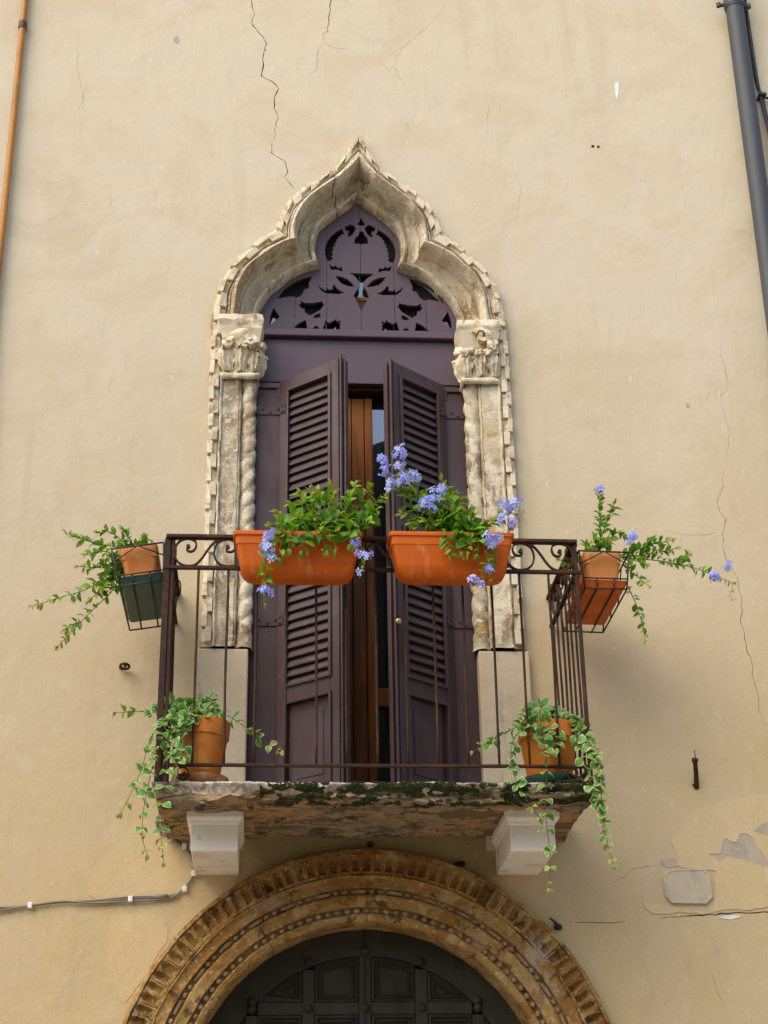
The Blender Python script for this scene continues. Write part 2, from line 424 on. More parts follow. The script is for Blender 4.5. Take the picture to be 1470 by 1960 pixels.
# ------------------------------------------------------------------ setting
g = MB(); g.add([(-150, -150, 0), (150, -150, 0), (150, 150, 0), (-150, 150, 0)], [(0, 1, 2, 3)])
tag(g.build('ground', M['paving']), kind='structure')

# ------------------------------------------------------------------ the house
house = thing('house', (0, 0.3, 0), 'old cream plastered house with a carved window, balcony and round arched doorway', 'house')

def px2(pts, y=0.0):
    return [(p.x, p.z) for p in (at(a, b, y) for a, b in pts)]

def zoomed(pts, x0, y0, s):
    return [(x0 + x/s, y0 + y/s) for x, y in pts]

def crack_poly(pts, wid, seed):
    r = random.Random(seed)
    base = [Vector(p) for p in px2(pts)]
    pts2 = []
    for a, b in zip(base, base[1:]):                      # jagged in-between points
        k = max(1, int((b-a).length/.022))
        for i in range(k):
            q = a.lerp(b, i/k)
            if i: q += Vector((r.uniform(-.0055, .0055), r.uniform(-.003, .003)))
            pts2.append(q)
    pts2.append(base[-1])
    Lp, Rp = [], []
    n_ = len(pts2)
    for i, p in enumerate(pts2):
        d = (pts2[min(i+1, n_-1)] - pts2[max(i-1, 0)]).normalized(); q = Vector((-d.y, d.x))
        ww = wid * r.uniform(.45, 1.25) * min(1, .25 + 4*i/n_, .25 + 4*(n_-1-i)/n_) / 2
        Lp.append(p + q*ww); Rp.append(p - q*ww)
    return [(p.x, p.y) for p in Lp + Rp[::-1]]

C5 = (440, 0, 3.1957); C6 = (1230, 640, 2.5128)
cracks = [
    (zoomed([(125, -60), (130, 0), (150, 90), (135, 140), (180, 205), (225, 265), (205, 340), (205, 400), (192, 465), (240, 490), (300, 540), (275, 590), (270, 660), (295, 730), (272, 790), (275, 860)], *C5), .0062),
    (zoomed([(258, 865), (255, 935), (310, 970), (340, 990), (355, 1050), (333, 1085), (405, 1162)], *C5), .0050),
    (zoomed([(625, -60), (620, 0), (605, 120), (600, 190), (570, 212), (580, 255)], *C5), .0046),
    (zoomed([(577, 258), (540, 300), (535, 400), (525, 430), (470, 475)], *C5), .0020),
    (zoomed([(584, 258), (620, 290), (740, 300)], *C5), .0020),
    (zoomed([(1330, 0), (1285, 80), (1200, 170), (1120, 240), (1050, 300), (1000, 390), (1030, 450), (1070, 520), (1105, 565)], *C5), .0017),
    (zoomed([(188, 463), (120, 470), (60, 485)], *C5), .0015),
    (zoomed([(905, 360), (985, 440)], *C5), .0015),
    (zoomed([(378, 20), (376, 90), (400, 150), (405, 205), (412, 260), (375, 300), (390, 350), (400, 410), (413, 450), (415, 530), (400, 600), (385, 640)], *C6), .0017),
    (zoomed([(385, 641), (385, 740), (360, 800), (370, 850), (402, 895), (385, 950), (395, 1050), (408, 1095), (440, 1145), (460, 1180), (475, 1260), (478, 1345), (470, 1370), (490, 1440), (500, 1510), (525, 1580), (530, 1650), (555, 1740), (555, 1800), (580, 1870), (610, 1900)], *C6), .0036),
    (zoomed([(375, 952), (300, 965), (200, 965), (100, 940)], *C6), .0014),
    ([(292, 1636), (278, 1662), (258, 1678), (254, 1690), (264, 1708), (266, 1716)], .0028),
    ([(1086, 1764), (1150, 1766), (1198, 1765)], .0030),
    ([(1262, 1758), (1300, 1755), (1345, 1752), (1400, 1748), (1470, 1746), (1530, 1745)], .0060),
    ([(1175, 1690), (1215, 1662), (1262, 1656), (1272, 1652)], .0018),
    ([(1360, 1860), (1372, 1890), (1384, 1930)], .0014),
    ([(928, 170), (935, 215), (930, 270)], .0013), ([(985, 330), (998, 362), (990, 420)], .0013),
    ([(150, 60), (148, 130), (160, 190), (142, 230)], .0012),
]
# traced mouldings, left half, from springing to cusp to apex (photograph pixels)
A_lo = [(407, 640), (409, 597), (412, 576), (418, 552), (426, 528), (447, 499), (469, 479), (490, 462), (512, 446), (529, 433)]
A_hi = [(529, 433), (533, 417), (549, 387), (567, 366), (590, 350), (616, 337), (638, 320), (658, 298), (669, 277), (684, 256)]
B_lo = [(428, 640), (429, 607), (433, 585), (437, 556), (449, 532), (463, 509), (484, 493), (506, 472), (528, 461), (548, 452)]
B_hi = [(548, 452), (550, 434), (556, 414), (564, 397), (582, 379), (601, 362), (620, 349), (650, 327), (667, 308), (688, 284)]
C_lo = [(452, 640), (454, 597), (459, 562), (471, 534), (492, 509), (514, 493), (543, 477), (569, 470)]
C_hi = [(569, 470), (567, 454), (571, 426), (584, 403), (604, 383), (645, 358), (671, 338), (689, 318)]
D_lo = [(489, 640), (492, 617), (498, 597), (510, 576), (531, 554), (559, 532), (584, 521), (613, 513)]
D_hi = [(613, 513), (606, 491), (605, 470), (610, 451), (620, 438), (645, 419), (671, 401), (691, 386)]
NL, NH = 26, 30
def curve(lo, hi, y, xs, xa):
    """world curve for the left half; xa: x of the apex is pulled to the axis"""
    a = resample(smooth_path([Vector((p[0], p[1], 0)) for p in px2(lo, y)], 5), NL)
    b = resample(smooth_path([Vector((p[0], p[1], 0)) for p in px2(hi, y)], 5), NH)
    c = a[:-1] + b
    e = c[-1].x
    out = []
    for i, p in enumerate(c):
        t = i/(len(c)-1)
        out.append(Vector((p.x - e*t*t, p.y)))
    return out
yA, yB, yC, yD = -.045, -.040, -.02, .115
cA = curve(A_lo, A_hi, yA, 0, 0); cB = curve(B_lo, B_hi, yB, 0, 0); cC = curve(C_lo, C_hi, yC, 0, 0); cD = curve(D_lo, D_hi, yD, 0, 0)
NP = len(cA)
# opening outlines (X, Z)
AZ, RIN, ROUT = 2.12, .77, 1.08          # door arch centre height, opening and outer radius
mid_ab = [cA[i].lerp(cB[i], .55) for i in range(NP)]
win_hole = [(-.71, 3.30), (.71, 3.30)] + [(-p.x, p.y) for p in mid_ab] + [(p.x, p.y) for p in reversed(mid_ab[:-1])]
door_hole = [(-.92, 0), (.92, 0)] + [(.92*math.cos(R(a)), AZ + .92*math.sin(R(a))) for a in range(0, 181, 6)]
wall_out = [(-7, 0), (8, 0), (8, 13), (-7, 13)]
crk = [crack_poly(p, wdt, 11 + i) for i, (p, wdt) in enumerate(cracks)]
V, T = cdt([wall_out, win_hole, door_hole] + crk)
Tw, Tc = [], []
for t in T:
    c = cen(V, t)
    if not pip(c, wall_out) or pip(c, win_hole) or pip(c, door_hole): continue
    (Tc if any(pip(c, k) for k in crk) else Tw).append(t)
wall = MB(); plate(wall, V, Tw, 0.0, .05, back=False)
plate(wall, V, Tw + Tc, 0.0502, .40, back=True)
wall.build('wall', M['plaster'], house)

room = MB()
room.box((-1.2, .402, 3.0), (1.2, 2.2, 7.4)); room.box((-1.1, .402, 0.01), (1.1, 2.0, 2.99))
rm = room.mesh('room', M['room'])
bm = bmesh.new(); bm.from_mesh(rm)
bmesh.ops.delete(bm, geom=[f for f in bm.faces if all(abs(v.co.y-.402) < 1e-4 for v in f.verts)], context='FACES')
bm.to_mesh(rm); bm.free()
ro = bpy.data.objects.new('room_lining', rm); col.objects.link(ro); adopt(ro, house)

# plaster patches: thin later skims with their own ragged edge
def ragged(pts, seed, amp=.012, step=.014):
    base = smooth_path([Vector((*p, 0)) for p in px2(pts + pts[:1])], 3)[:-1]; out = []
    for i in range(len(base)):
        a, b = base[i], base[(i+1) % len(base)]; k = max(1, int((b-a).length/step))
        for j in range(k):
            q = a.lerp(b, j/k); e = noise.noise_vector(q*9 + Vector((seed, 0, 0)))*1.4 + noise.noise_vector(q*38 + Vector((0, seed, 0)))*.8 + noise.noise_vector(q*110 + Vector((0, 0, seed)))*.4
            q = q + e*amp; out.append((q.x, q.y))
    return out
def patch(pts, y, seed, mat, name='plaster_patch', holes=(), amp=.010, label=None):
    mb = MB(); shape(mb, ragged(pts, seed, amp), y, .0005, [ragged(h, seed+5+i, .005) for i, h in enumerate(holes)])
    o = mb.build(name, mat, house)
    if label: o['label'] = label
    return o
patch([(318, 1566), (290, 1572), (255, 1577), (236, 1602), (212, 1632), (186, 1658), (172, 1700), (182, 1720), (258, 1724), (322, 1716), (352, 1730), (330, 1790), (372, 1764), (420, 1716), (450, 1694), (456, 1640), (440, 1600), (380, 1590)], -.0020, 3, M['patch'], label='smooth ochre skim patch below the left balcony bracket')
patch([(214, 1752), (262, 1744), (306, 1752), (322, 1790), (300, 1830), (268, 1880), (246, 1916), (230, 1912), (212, 1862), (202, 1812)], -.0016, 4, M['patch'], label='pale ochre skim patch left of the door arch')
grey_shape = zoomed([(1115, 735), (1190, 725), (1205, 640), (1260, 665), (1290, 660), (1295, 620), (1340, 615), (1390, 650), (1395, 690), (1470, 770), (1470, 805), (1360, 785), (1240, 745), (1180, 780), (1150, 760)], 1000, 1400, 3.128)
patch([(1296, 1590), (1284, 1606), (1296, 1640), (1300, 1660), (1340, 1664), (1366, 1668), (1370, 1700), (1368, 1728), (1352, 1741), (1270, 1736), (1232, 1726), (1244, 1748), (1300, 1748), (1380, 1742), (1480, 1738), (1560, 1735), (1600, 1600), (1540, 1500), (1470, 1518), (1418, 1524), (1380, 1532), (1340, 1548), (1318, 1560)], -.0032, 5, M['patch'], holes=[grey_shape], label='ochre skim patch above the stone plaque, flaked away to grey')
patch([(a + 0, b) for a, b in zoomed([(1095, 745), (1180, 700), (1195, 625), (1300, 600), (1345, 598), (1405, 640), (1410, 690), (1485, 760), (1485, 825), (1360, 800), (1240, 765), (1180, 795), (1140, 775)], 1000, 1400, 3.128)], -.0010, 6, M['grey_render'], 'bare_render', amp=.004)
patch([(1440, 1590), (1458, 1578), (1480, 1572), (1480, 1598), (1462, 1596)], -.0042, 8, M['grey_render'], 'bare_render', amp=.003)
patch([(1262, 1650), (1282, 1642), (1298, 1648), (1306, 1654), (1290, 1660), (1272, 1660)], -.0022, 12, M['grey_render'], 'bare_render', amp=.003)
patch([(1368, 1812), (1378, 1818), (1376, 1826), (1369, 1824)], -.0012, 9, M['grey_render'], 'chip', amp=.002)
patch([(1376, 1756), (1400, 1752), (1418, 1754), (1398, 1760)], -.0024, 10, M['clip'], 'chip', amp=.001)
patch([(1177, 160), (1183, 158), (1184, 172), (1181, 190), (1178, 178)], -.0014, 13, M['clip'], 'chip', amp=.001)
patch([(335, 70), (342, 70), (344, 79), (337, 83), (333, 77)], -.0012, 14, M['grey_render'], 'chip', amp=.001)
patch([(1132, 278), (1137, 278), (1137, 282), (1132, 282)], -.0012, 15, M['room'], 'chip', amp=.0003)
patch([(1143, 279), (1147, 279), (1147, 283), (1143, 283)], -.0012, 16, M['room'], 'chip', amp=.0003)
patch([(1312, 772), (1319, 771), (1320, 778), (1314, 780)], -.0012, 17, M['grey_render'], 'chip', amp=.001)

# ------------------------------------------------------------------ carved window surround
# profile stations: (curve pair, blend, depth)
prof = [(0, 0, .03), (0, 0.0, -.026), (0, .5, -.026), (0, .90, -.026), (0, .91, -.040), (0, .99, -.044), (1, .03, -.042), (1, .05, -.022), (1, .09, -.022),
        (1, .11, -.036), (1, .20, -.040), (1, .30, -.040), (1, .32, -.024), (1, .36, -.024), (1, .38, -.044), (1, .48, -.064), (1, .62, -.075), (1, .76, -.076), (1, .90, -.064), (2, .02, -.038), (2, .06, -.004), (2, .062, .075), (2, .085, .080), (2, .09, .050), (2, .14, .070), (2, .24, .090), (2, .38, .100),
        (2, .52, .100), (2, .63, .094), (2, .635, .124), (2, .66, .124), (2, .665, .074), (2, .72, .060), (2, .80, .054), (2, .89, .062), (2, .96, .090), (2, 1.0, .115), (2, 1.0, .20)]
pairs = [(cA, cB), (cB, cC), (cC, cD)]
def station(i, side):
    row = []
    for k, (pi, t, y) in enumerate(prof):
        a, b = pairs[pi]; q = a[i].lerp(b[i], t)
        row.append(Vector((q.x*side, y, q.y)))
    return row
def arch_piece(i0, i1, side, cutjit=None):
    rows = [station(i, side) for i in range(i0, i1+1)]
    dense = []
    for a, b in zip(rows, rows[1:]):
        for s_ in range(2):
            dense.append([p.lerp(q, s_/2) for p, q in zip(a, b)])
    dense.append(rows[-1])
    mb = MB(); mb.grid(dense, flip=side < 0)
    mb.shake(.0045, 13, 2.0 + side); mb.shake(.0022, 50, 5.0)
    return mb
CRK = NL + 19
mb = arch_piece(0, NP-1, -1)
# left side is broken by an old crack: two pieces with a jagged gap
surround = mb.build('window_surround', M['stone'], house, auto=50)
surround['label'] = 'carved ogee stone surround of the tall window'
for i0, i1 in ((0, CRK), (CRK, NP-1)):
    q = arch_piece(i0, i1, 1)
    npf = len(prof); nr = len(q.v)//npf
    for k in range(npf):
        off = .030*noise.noise(Vector((k*.23, 4.2, 0))) + .012*noise.noise(Vector((k*.9, 1.0, 0)))
        for rr in range(5):                               # shear the broken end into a ragged line
            wgt = 1 - rr/5
            idx = (nr-1-rr)*npf + k if i0 == 0 else rr*npf + k
            v_ = Vector(q.v[idx]); d = Vector((-.80, 0, -.60)) * -1 
            gap = -.0028 if i0 == 0 else .0028
            q.v[idx] = tuple(v_ + d*(off*wgt + (gap if rr == 0 else 0)))
    q.build('arch_stone', M['stone'], surround, auto=50)
# jamb: pilaster mouldings from capital to plinth
def jamb(side):
    x = lambda v: v*side
    pf = [(.752, .03), (.752, -.026), (.70, -.028), (.698, -.046), (.692, -.050), (.686, -.046), (.682, -.038), (.640, -.038), (.606, -.038), (.602, -.030), (.598, -.036), (.592, -.030), (.590, .02), (.545, .06), (.535, .30)]
    zs = [4.135 + i*(5.545-4.135)/90 for i in range(91)]
    mb = MB(); mb.grid([[Vector((x(a), y, z)) for a, y in pf] for z in zs], flip=side < 0)
    # capital-height backing behind the dentil strip
    pf2 = [(.752, .03), (.752, -.026), (.67, -.028), (.67, .03), (.53, .06), (.53, .30)]
    zs2 = [5.545 + i*(5.93-5.545)/20 for i in range(21)]
    mb.grid([[Vector((x(a), y, z)) for a, y in pf2] for z in zs2], flip=side < 0)
    mb.shake(.006, 11, side*3.0); mb.shake(.0030, 50, 9.0)
    mb.build('pilaster', M['stone'], surround, auto=50)
    # rope column
    rows = []; cx, cy, r0 = .556*side, .012, .040
    nz, na = 210, 40
    for i in range(nz+1):
        z = 4.135 + (5.545-4.135)*i/nz; row = []
        fade = min(1, (5.545-z)/.06, (z-4.135)/.05); fade = max(0, fade)
        for k in range(na):
            a = 2*math.pi*k/na
            ph = (a*side*1.0 + (z-4.135)*2*math.pi/.19) * 2.0
            rr = r0 - .0080*fade*(1-abs(math.sin(ph/2))**.7) + .004*(1-fade)
            row.append(Vector((cx+rr*math.cos(a), cy+rr*math.sin(a), z)))
        rows.append(row)
    mb = MB(); mb.grid(rows, closed_u=True); mb.shake(.0055, 22, 4.0+side); mb.shake(.0022, 80, 1.0)
    mb.build('rope_column', M['stone'], surround, smooth=True)
    # plinth
    mb = MB(); mb.box((min(x(.532), x(.772)), -.030, 3.20), (max(x(.532), x(.772)), .30, 4.128)); mb.shake(.002, 3, side)
    mb.build('plinth', M['stucco'], surround, bevel=.008)
for s_ in (-1, 1): jamb(s_)

# dentils: alternating wedges along the outer band
def dentil(p0, p1, q0, q1, k, yb=-.029):
    """p: outer edge start/end, q: inner edge start/end (X,Z); k even: proud outside, odd: proud inside"""
    mb = MB(); hi, lo = -.052, -.034
    if k % 2 == 0: f = .54; y1, y2 = hi, lo
    else: f = .40; y1, y2 = lo, hi
    rows = []
    for a, b in ((p0, q0), (p1, q1)):
        m_ = a.lerp(b, f)
        rows.append([Vector((a.x, yb, a.y)), Vector((a.x, y1+.004, a.y)), Vector((m_.x, y1, m_.y)), Vector((m_.x, y2, m_.y)), Vector((b.x, y2+.003, b.y)), Vector((b.x, yb, b.y))])
    mb.grid(rows)
    mb.f += [(0, 1, 2, 3, 4, 5), (11, 10, 9, 8, 7, 6)]; mb.m += [0, 0]
    mb.shake(.0055, 24, k*.37)
    mb.build('dentil', M['stone_pale'], surround, bevel=.0025, seg=1)
def walk(ca, cb, n_, k0, side, gap=.04):
    pa = resample([Vector((p.x, p.y, 0)) for p in ca], n_*12+1); pb = resample([Vector((p.x, p.y, 0)) for p in cb], n_*12+1)
    for i in range(n_):
        a0, a1 = pa[i*12], pa[(i+1)*12 - (1 if gap else 0)]; b0, b1 = pb[i*12], pb[(i+1)*12 - (1 if gap else 0)]
        S = lambda v: Vector((v.x*side, v.y))
        dentil(S(a0), S(a1), S(b0), S(b1), k0+i)
for s_ in (-1, 1):
    walk(cA[:NL], cB[:NL], 9, 1, s_); walk(cA[NL-1:], cB[NL-1:], 11, 0, s_)
    zt, zb, n_ = cA[0].y - .004, 4.15, 22
    for i in range(n_):
        z1 = zt - (zt-zb)*i/n_; z0 = zt - (zt-zb)*(i+.93)/n_
        X = lambda v: v*s_
        dentil(Vector((X(.751), z0)), Vector((X(.751), z1)), Vector((X(.705), z0)), Vector((X(.705), z1)), i)

# capitals
def capital(side):
    mb = MB(); X = lambda v: v*side; cx = .600
    def ring(hx, y0, z, n_=6, cxx=cx):
        pts = []
        hx2 = hx
        cor = [(-hx2, .10), (-hx2, y0), (hx2, y0), (hx2, .10)]
        for (a, b), (c, d) in zip(cor, cor[1:]):
            for i in range(n_): pts.append(Vector((X(cxx) + (a+(c-a)*i/n_), b+(d-b)*i/n_, z)))
        pts.append(Vector((X(cxx)+cor[-1][0], cor[-1][1], z))); return pts
    prof_ = [(.085, -.050, 5.535), (.094, -.064, 5.540), (.097, -.068, 5.552), (.094, -.062, 5.562), (.084, -.046, 5.570), (.082, -.044, 5.60), (.083, -.046, 5.66), (.086, -.052, 5.72), (.092, -.062, 5.77), (.100, -.074, 5.81),
             (.104, -.080, 5.826), (.102, -.074, 5.832), (.108, -.084, 5.846), (.110, -.088, 5.860), (.106, -.082, 5.868), (.108, -.084, 5.884), (.106, -.080, 5.892), (.09, .0, 5.893)]
    mb.grid([ring(*p) for p in prof_])
    # acanthus leaves
    def leaf(px_, py_, dirv, w_, h_, lean):
        rows = []
        dirv = Vector(dirv).normalized(); tv = Vector((-dirv.y, dirv.x, 0))
        for i in range(13):
            t = i/12
            out = .012 + lean*t**2.2 + (.02*math.sin(t*math.pi) if t < 1 else 0)
            zz = 5.575 + h_*(t if t < .86 else .86 - (t-.86)*1.1)
            if t > .86: out += .018*(t-.86)/.14
            ww = w_*(.55 + .55*math.sin(min(1, t*1.15)*math.pi*.62))*(1 - .55*max(0, t-.7)/.3)
            row = []
            for j in range(9):
                u = (j-4)/4
                lob = 1 + .16*math.sin(t*math.pi*7)*abs(u)**3
                rid = .008*(1-abs(u))**1.5 + .005*math.cos(u*math.pi*4)
                row.append(Vector((px_, py_, zz)) + tv*u*ww*lob + dirv*(out + rid - .018*u*u))
            rows.append(row)
        mb.grid(rows); back = [[p - dirv*.012 for p in r] for r in rows]; mb.grid(back)
    leaf(X(cx), -.045, (0, -1, 0), .048, .165, .035)
    leaf(X(cx-.066), -.040, (-.4*side, -1, 0), .040, .145, .026)
    leaf(X(cx+.065), -.040, (.4*side, -1, 0), .040, .150, .030)
    leaf(X(cx-.082), .015, (-1*side, -.15, 0), .040, .150, .018)
    # scroll volutes under the abacus
    def scroll(cx_, cz, cy, r_, dirs, turns=1.6, thick=.013, depth=.05, ay=0):
        pts = []
        for i in range(46):
            t = i/45; a = t*turns*2*math.pi + .4; rr = r_*(1-.80*t)
            d = Vector((math.cos(ay), math.sin(ay), 0))
            pts.append(Vector((cx_, cy, cz)) + d*(rr*math.cos(a)*dirs) + Vector((0, 0, rr*math.sin(a))))
        sd = Vector((-math.sin(ay), math.cos(ay), 0))
        mb.bar(pts, thick, depth, sd)
        mb.tube([pts[-1] - sd*depth*.62, pts[-1] + sd*depth*.5], [.010, .012], 8)
    if side < 0:
        scroll(X(cx+.066), 5.712, -.088, .030, 1, 1.15, .022, .05); scroll(X(cx-.050), 5.716, -.092, .034, -1, 1.1, .024, .06); scroll(X(cx-.018), 5.706, -.090, .024, 1, 1.0, .022, .05)
        mb.lathe([(.001, -.040), (.030, -.032), (.058, -.008), (.062, .012), (.046, .032), (.001, .044)], (X(cx-.005), -.040, 5.778), 14)
    else:
        for i in range(9):
            t = i/8; a = X(cx-.085+.165*t); zz = 5.712 - .026*math.sin(t*math.pi) + .006*((i*7) % 3 - 1)
            mb.lathe([(.001, -.018), (.014, -.013), (.0190, 0), (.014, .012), (.001, .016)], (a, -.080-.012*math.sin(t*math.pi), zz), 8)
        scroll(X(cx+.012), 5.788, -.080, .044, -1, 1.0, .026, .045); scroll(X(cx+.060), 5.730, -.086, .026, 1, 1.1, .020, .05)
    scroll(X(cx-.092), 5.728, -.01, .032, 1, 1.1, .022, ay=R(75))
    mb.shake(.010, 24, 3+side*2); mb.shake(.005, 60, 8.0)
    mb.build('capital', M['stone_pale'], surround, auto=60)
for s_ in (-1, 1): capital(s_)

# ------------------------------------------------------------------ fretwork tympanum
YF = .125
S1 = (560, 380, 5.654); S2 = (400, 250, 4.9)
left_holes = [
    zoomed([(565, 305), (625, 278), (668, 295), (685, 325), (650, 390), (610, 415), (595, 405), (610, 345), (585, 355), (562, 320)], *S1),
    zoomed([(540, 325), (470, 360), (410, 410), (370, 475), (350, 540), (352, 600), (365, 650), (385, 680), (425, 665), (438, 640), (415, 625), (440, 610), (425, 580), (445, 550), (435, 530), (460, 510), (450, 490), (480, 470), (470, 445), (500, 430), (490, 415), (525, 405), (520, 390), (562, 385), (545, 350)], *S1),
    zoomed([(395, 710), (425, 730), (455, 740), (458, 715), (485, 745), (505, 752), (530, 735), (545, 790), (515, 780), (480, 768), (415, 770), (405, 740)], *S1),
    zoomed([(462, 840), (530, 845), (600, 875), (645, 915), (670, 955), (610, 950), (540, 925), (500, 890)], *S1),
    zoomed([(262, 910), (300, 960), (340, 985), (365, 1000), (362, 965), (405, 990), (420, 975), (440, 990), (432, 945), (450, 930), (480, 970), (520, 1000), (565, 1018), (500, 1035), (420, 1030), (350, 1025), (300, 985)], *S1),
    zoomed([(968, 1365), (880, 1385), (790, 1425), (700, 1490), (637, 1578), (720, 1560), (790, 1555), (830, 1565), (870, 1540), (895, 1490), (940, 1475), (935, 1435)], *S2),
    zoomed([(85, 1105), (130, 1130), (230, 1130), (330, 1112), (325, 1145), (350, 1140), (300, 1205), (190, 1268), (130, 1230), (128, 1185), (105, 1195), (65, 1150), (90, 1140)], *S1),
    zoomed([(300, 1237), (300, 1270), (312, 1275), (270, 1295), (215, 1285), (240, 1260)], *S1),
    zoomed([(910, 1775), (850, 1800), (785, 1850), (925, 1855), (915, 1820)], *S2),
    zoomed([(255, 1370), (262, 1390), (280, 1385), (290, 1408), (215, 1408), (235, 1390)], *S1),
    zoomed([(355, 1318), (395, 1345), (450, 1320), (475, 1298), (475, 1330), (530, 1318), (500, 1355), (525, 1355), (510, 1385), (525, 1418), (322, 1410), (345, 1360)], *S1),
    zoomed([(605, 1660), (665, 1745), (610, 1790), (565, 1828), (575, 1740)], *S2),
]
mid_holes = [
    zoomed([(742, 205), (765, 250), (790, 285), (740, 295), (698, 282), (722, 250)], *S1),
    zoomed([(745, 350), (770, 365), (785, 400), (815, 430), (812, 460), (825, 490), (785, 488), (745, 497), (705, 487), (665, 487), (675, 425), (710, 400), (720, 365)], *S1),
    zoomed([(610, 805), (660, 830), (700, 870), (728, 925), (725, 950), (690, 1000), (665, 1030), (675, 1040), (658, 1045), (690, 1100), (720, 1170), (745, 1222), (770, 1170), (800, 1110), (828, 1052), (812, 1048), (820, 1032), (795, 990), (765, 950), (765, 915), (800, 870), (880, 815)], *S1),
]
def axis_x(z): return .014                               # the panel's own centre line
holes = []
for h in left_holes:
    w_ = px2(h, YF); holes.append(w_); holes.append([(2*axis_x(z)-x, z) for x, z in reversed(w_)])
for h in mid_holes:
    w_ = px2(h, YF); holes.append(w_)
half = [(p.x, p.y) for p in cD]
outl = [(-.62, 5.88)] + [(x-.06, z+.02) for x, z in half] + [(-x+.06, z+.02) for x, z in reversed(half[:-1])] + [(.62, 5.88)]
seams = [-.33, -.165, .014, .19, .355]
extra = []
for s_ in seams:
    for d in (-.0011, .0011): extra.append(((s_+d, 5.7), (s_+d, 7.2)))
V, T = cdt([outl] + holes, extra)
groups = {}
for t in T:
    c = cen(V, t)
    if not pip(c, outl) or any(pip(c, h) for h in holes): continue
    if any(abs(c[0]-s_) < .0011 for s_ in seams): continue
    groups.setdefault(sum(c[0] > s_ for s_ in seams), []).append(t)
tr = MB(); tr.box((-.60, YF-.012, 5.615), (.60, YF+.03, 5.868)); fret = None
tymp = tr.build('fretwork_panel', M['purple_panel'], house, bevel=.003)
tymp['label'] = 'plum painted wooden fretwork panel filling the window arch'
for k in sorted(groups):
    mb = MB(); plate(mb, V, groups[k], YF, YF+.022); mb.build('board', M['purple_panel'], tymp)
mb = MB(); mb.box((-.492, YF-.045, 5.872), (.492, YF-.0005, 5.912)); mb.build('transom_bar', M['purple_panel'], tymp, bevel=.006)
mb = MB(); mb.box((-.60, YF+.031, 5.60), (.60, YF+.10, 5.66)); mb.build('lintel', M['purple'], tymp, bevel=.004)

# ------------------------------------------------------------------ glazing and inner wooden door
gl = MB(); YG = .172
gl.box((-.60, YG-.012, 6.032), (.60, YG+.02, 6.046)); gl.box((-.60, YG-.012, 5.72), (.60, YG+.02, 5.90))
gl.box((-.60, YG+.002, 6.0465), (-.045, YG+.03, 6.62)); gl.box((.060, YG+.002, 6.0465), (.60, YG+.03, 6.62)); gl.box((-.0449, YG+.002, 6.302), (.0599, YG+.03, 6.80))
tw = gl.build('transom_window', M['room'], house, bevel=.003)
mb = MB(); mb.box((-.044, YG-.013, 6.140), (.059, YG+.012, 6.162)); mb.build('glazing_bar', M['wood'], tw, bevel=.003)
def pane(x0, x1, z0, z1, y, tilt, parent, turn=0):
    mb = MB(); c = Vector(((x0+x1)/2, y, (z0+z1)/2)); mt = Matrix.Translation(c) @ Matrix.Rotation(R(turn), 4, 'Z') @ Matrix.Rotation(R(tilt), 4, 'X')
    mb.box((-(x1-x0)/2, -.002, -(z1-z0)/2), ((x1-x0)/2, .002, (z1-z0)/2), mat=mt); mb.build('pane', M['glass'], parent)
pane(-.58, -.20, 5.90, 6.031, YG, 0, tw); pane(-.19, .19, 5.90, 6.031, YG, 1, tw); pane(.20, .58, 5.90, 6.031, YG, 0, tw)
pane(-.043, .058, 6.164, 6.300, YG, 0, tw); pane(-.043, .058, 6.048, 6.138, YG+.004, 14, tw)

fr = MB(); YD = .22
fr.box((.372, YD, 3.33), (.50, YD+.05, 5.60)); fr.box((-.50, YD, 3.33), (-.235, YD+.05, 5.60))
idoor = fr.build('inner_door', M['wood'], house, bevel=.003)
idoor['label'] = 'varnished brown wooden door standing behind the plum shutters'
xs = [-.230, -.165, -.100, -.052, .008, .074]
xs = [-.230, -.150, -.070, -.036, .030, .072]
for a, b_ in zip(xs, xs[1:]):
    mb = MB(); dy = .012 if round(a, 3) in (-.036,) else 0.0
    mb.box((a+.0015, YD-.01+dy*.5, 3.33), (b_-.0015, YD+.03, 5.585)); mb.build('plank', M['wood'], idoor, bevel=.004)
mb = MB(); mb.box((.076, YD+.014, 3.94), (.371, YD+.045, 4.03)); mb.build('rail', M['wood'], idoor, bevel=.004)
pane(.074, .372, 4.032, 5.598, YD+.035, 0, idoor); pane(.074, .372, 3.33, 3.938, YD+.035, -1.5, idoor)

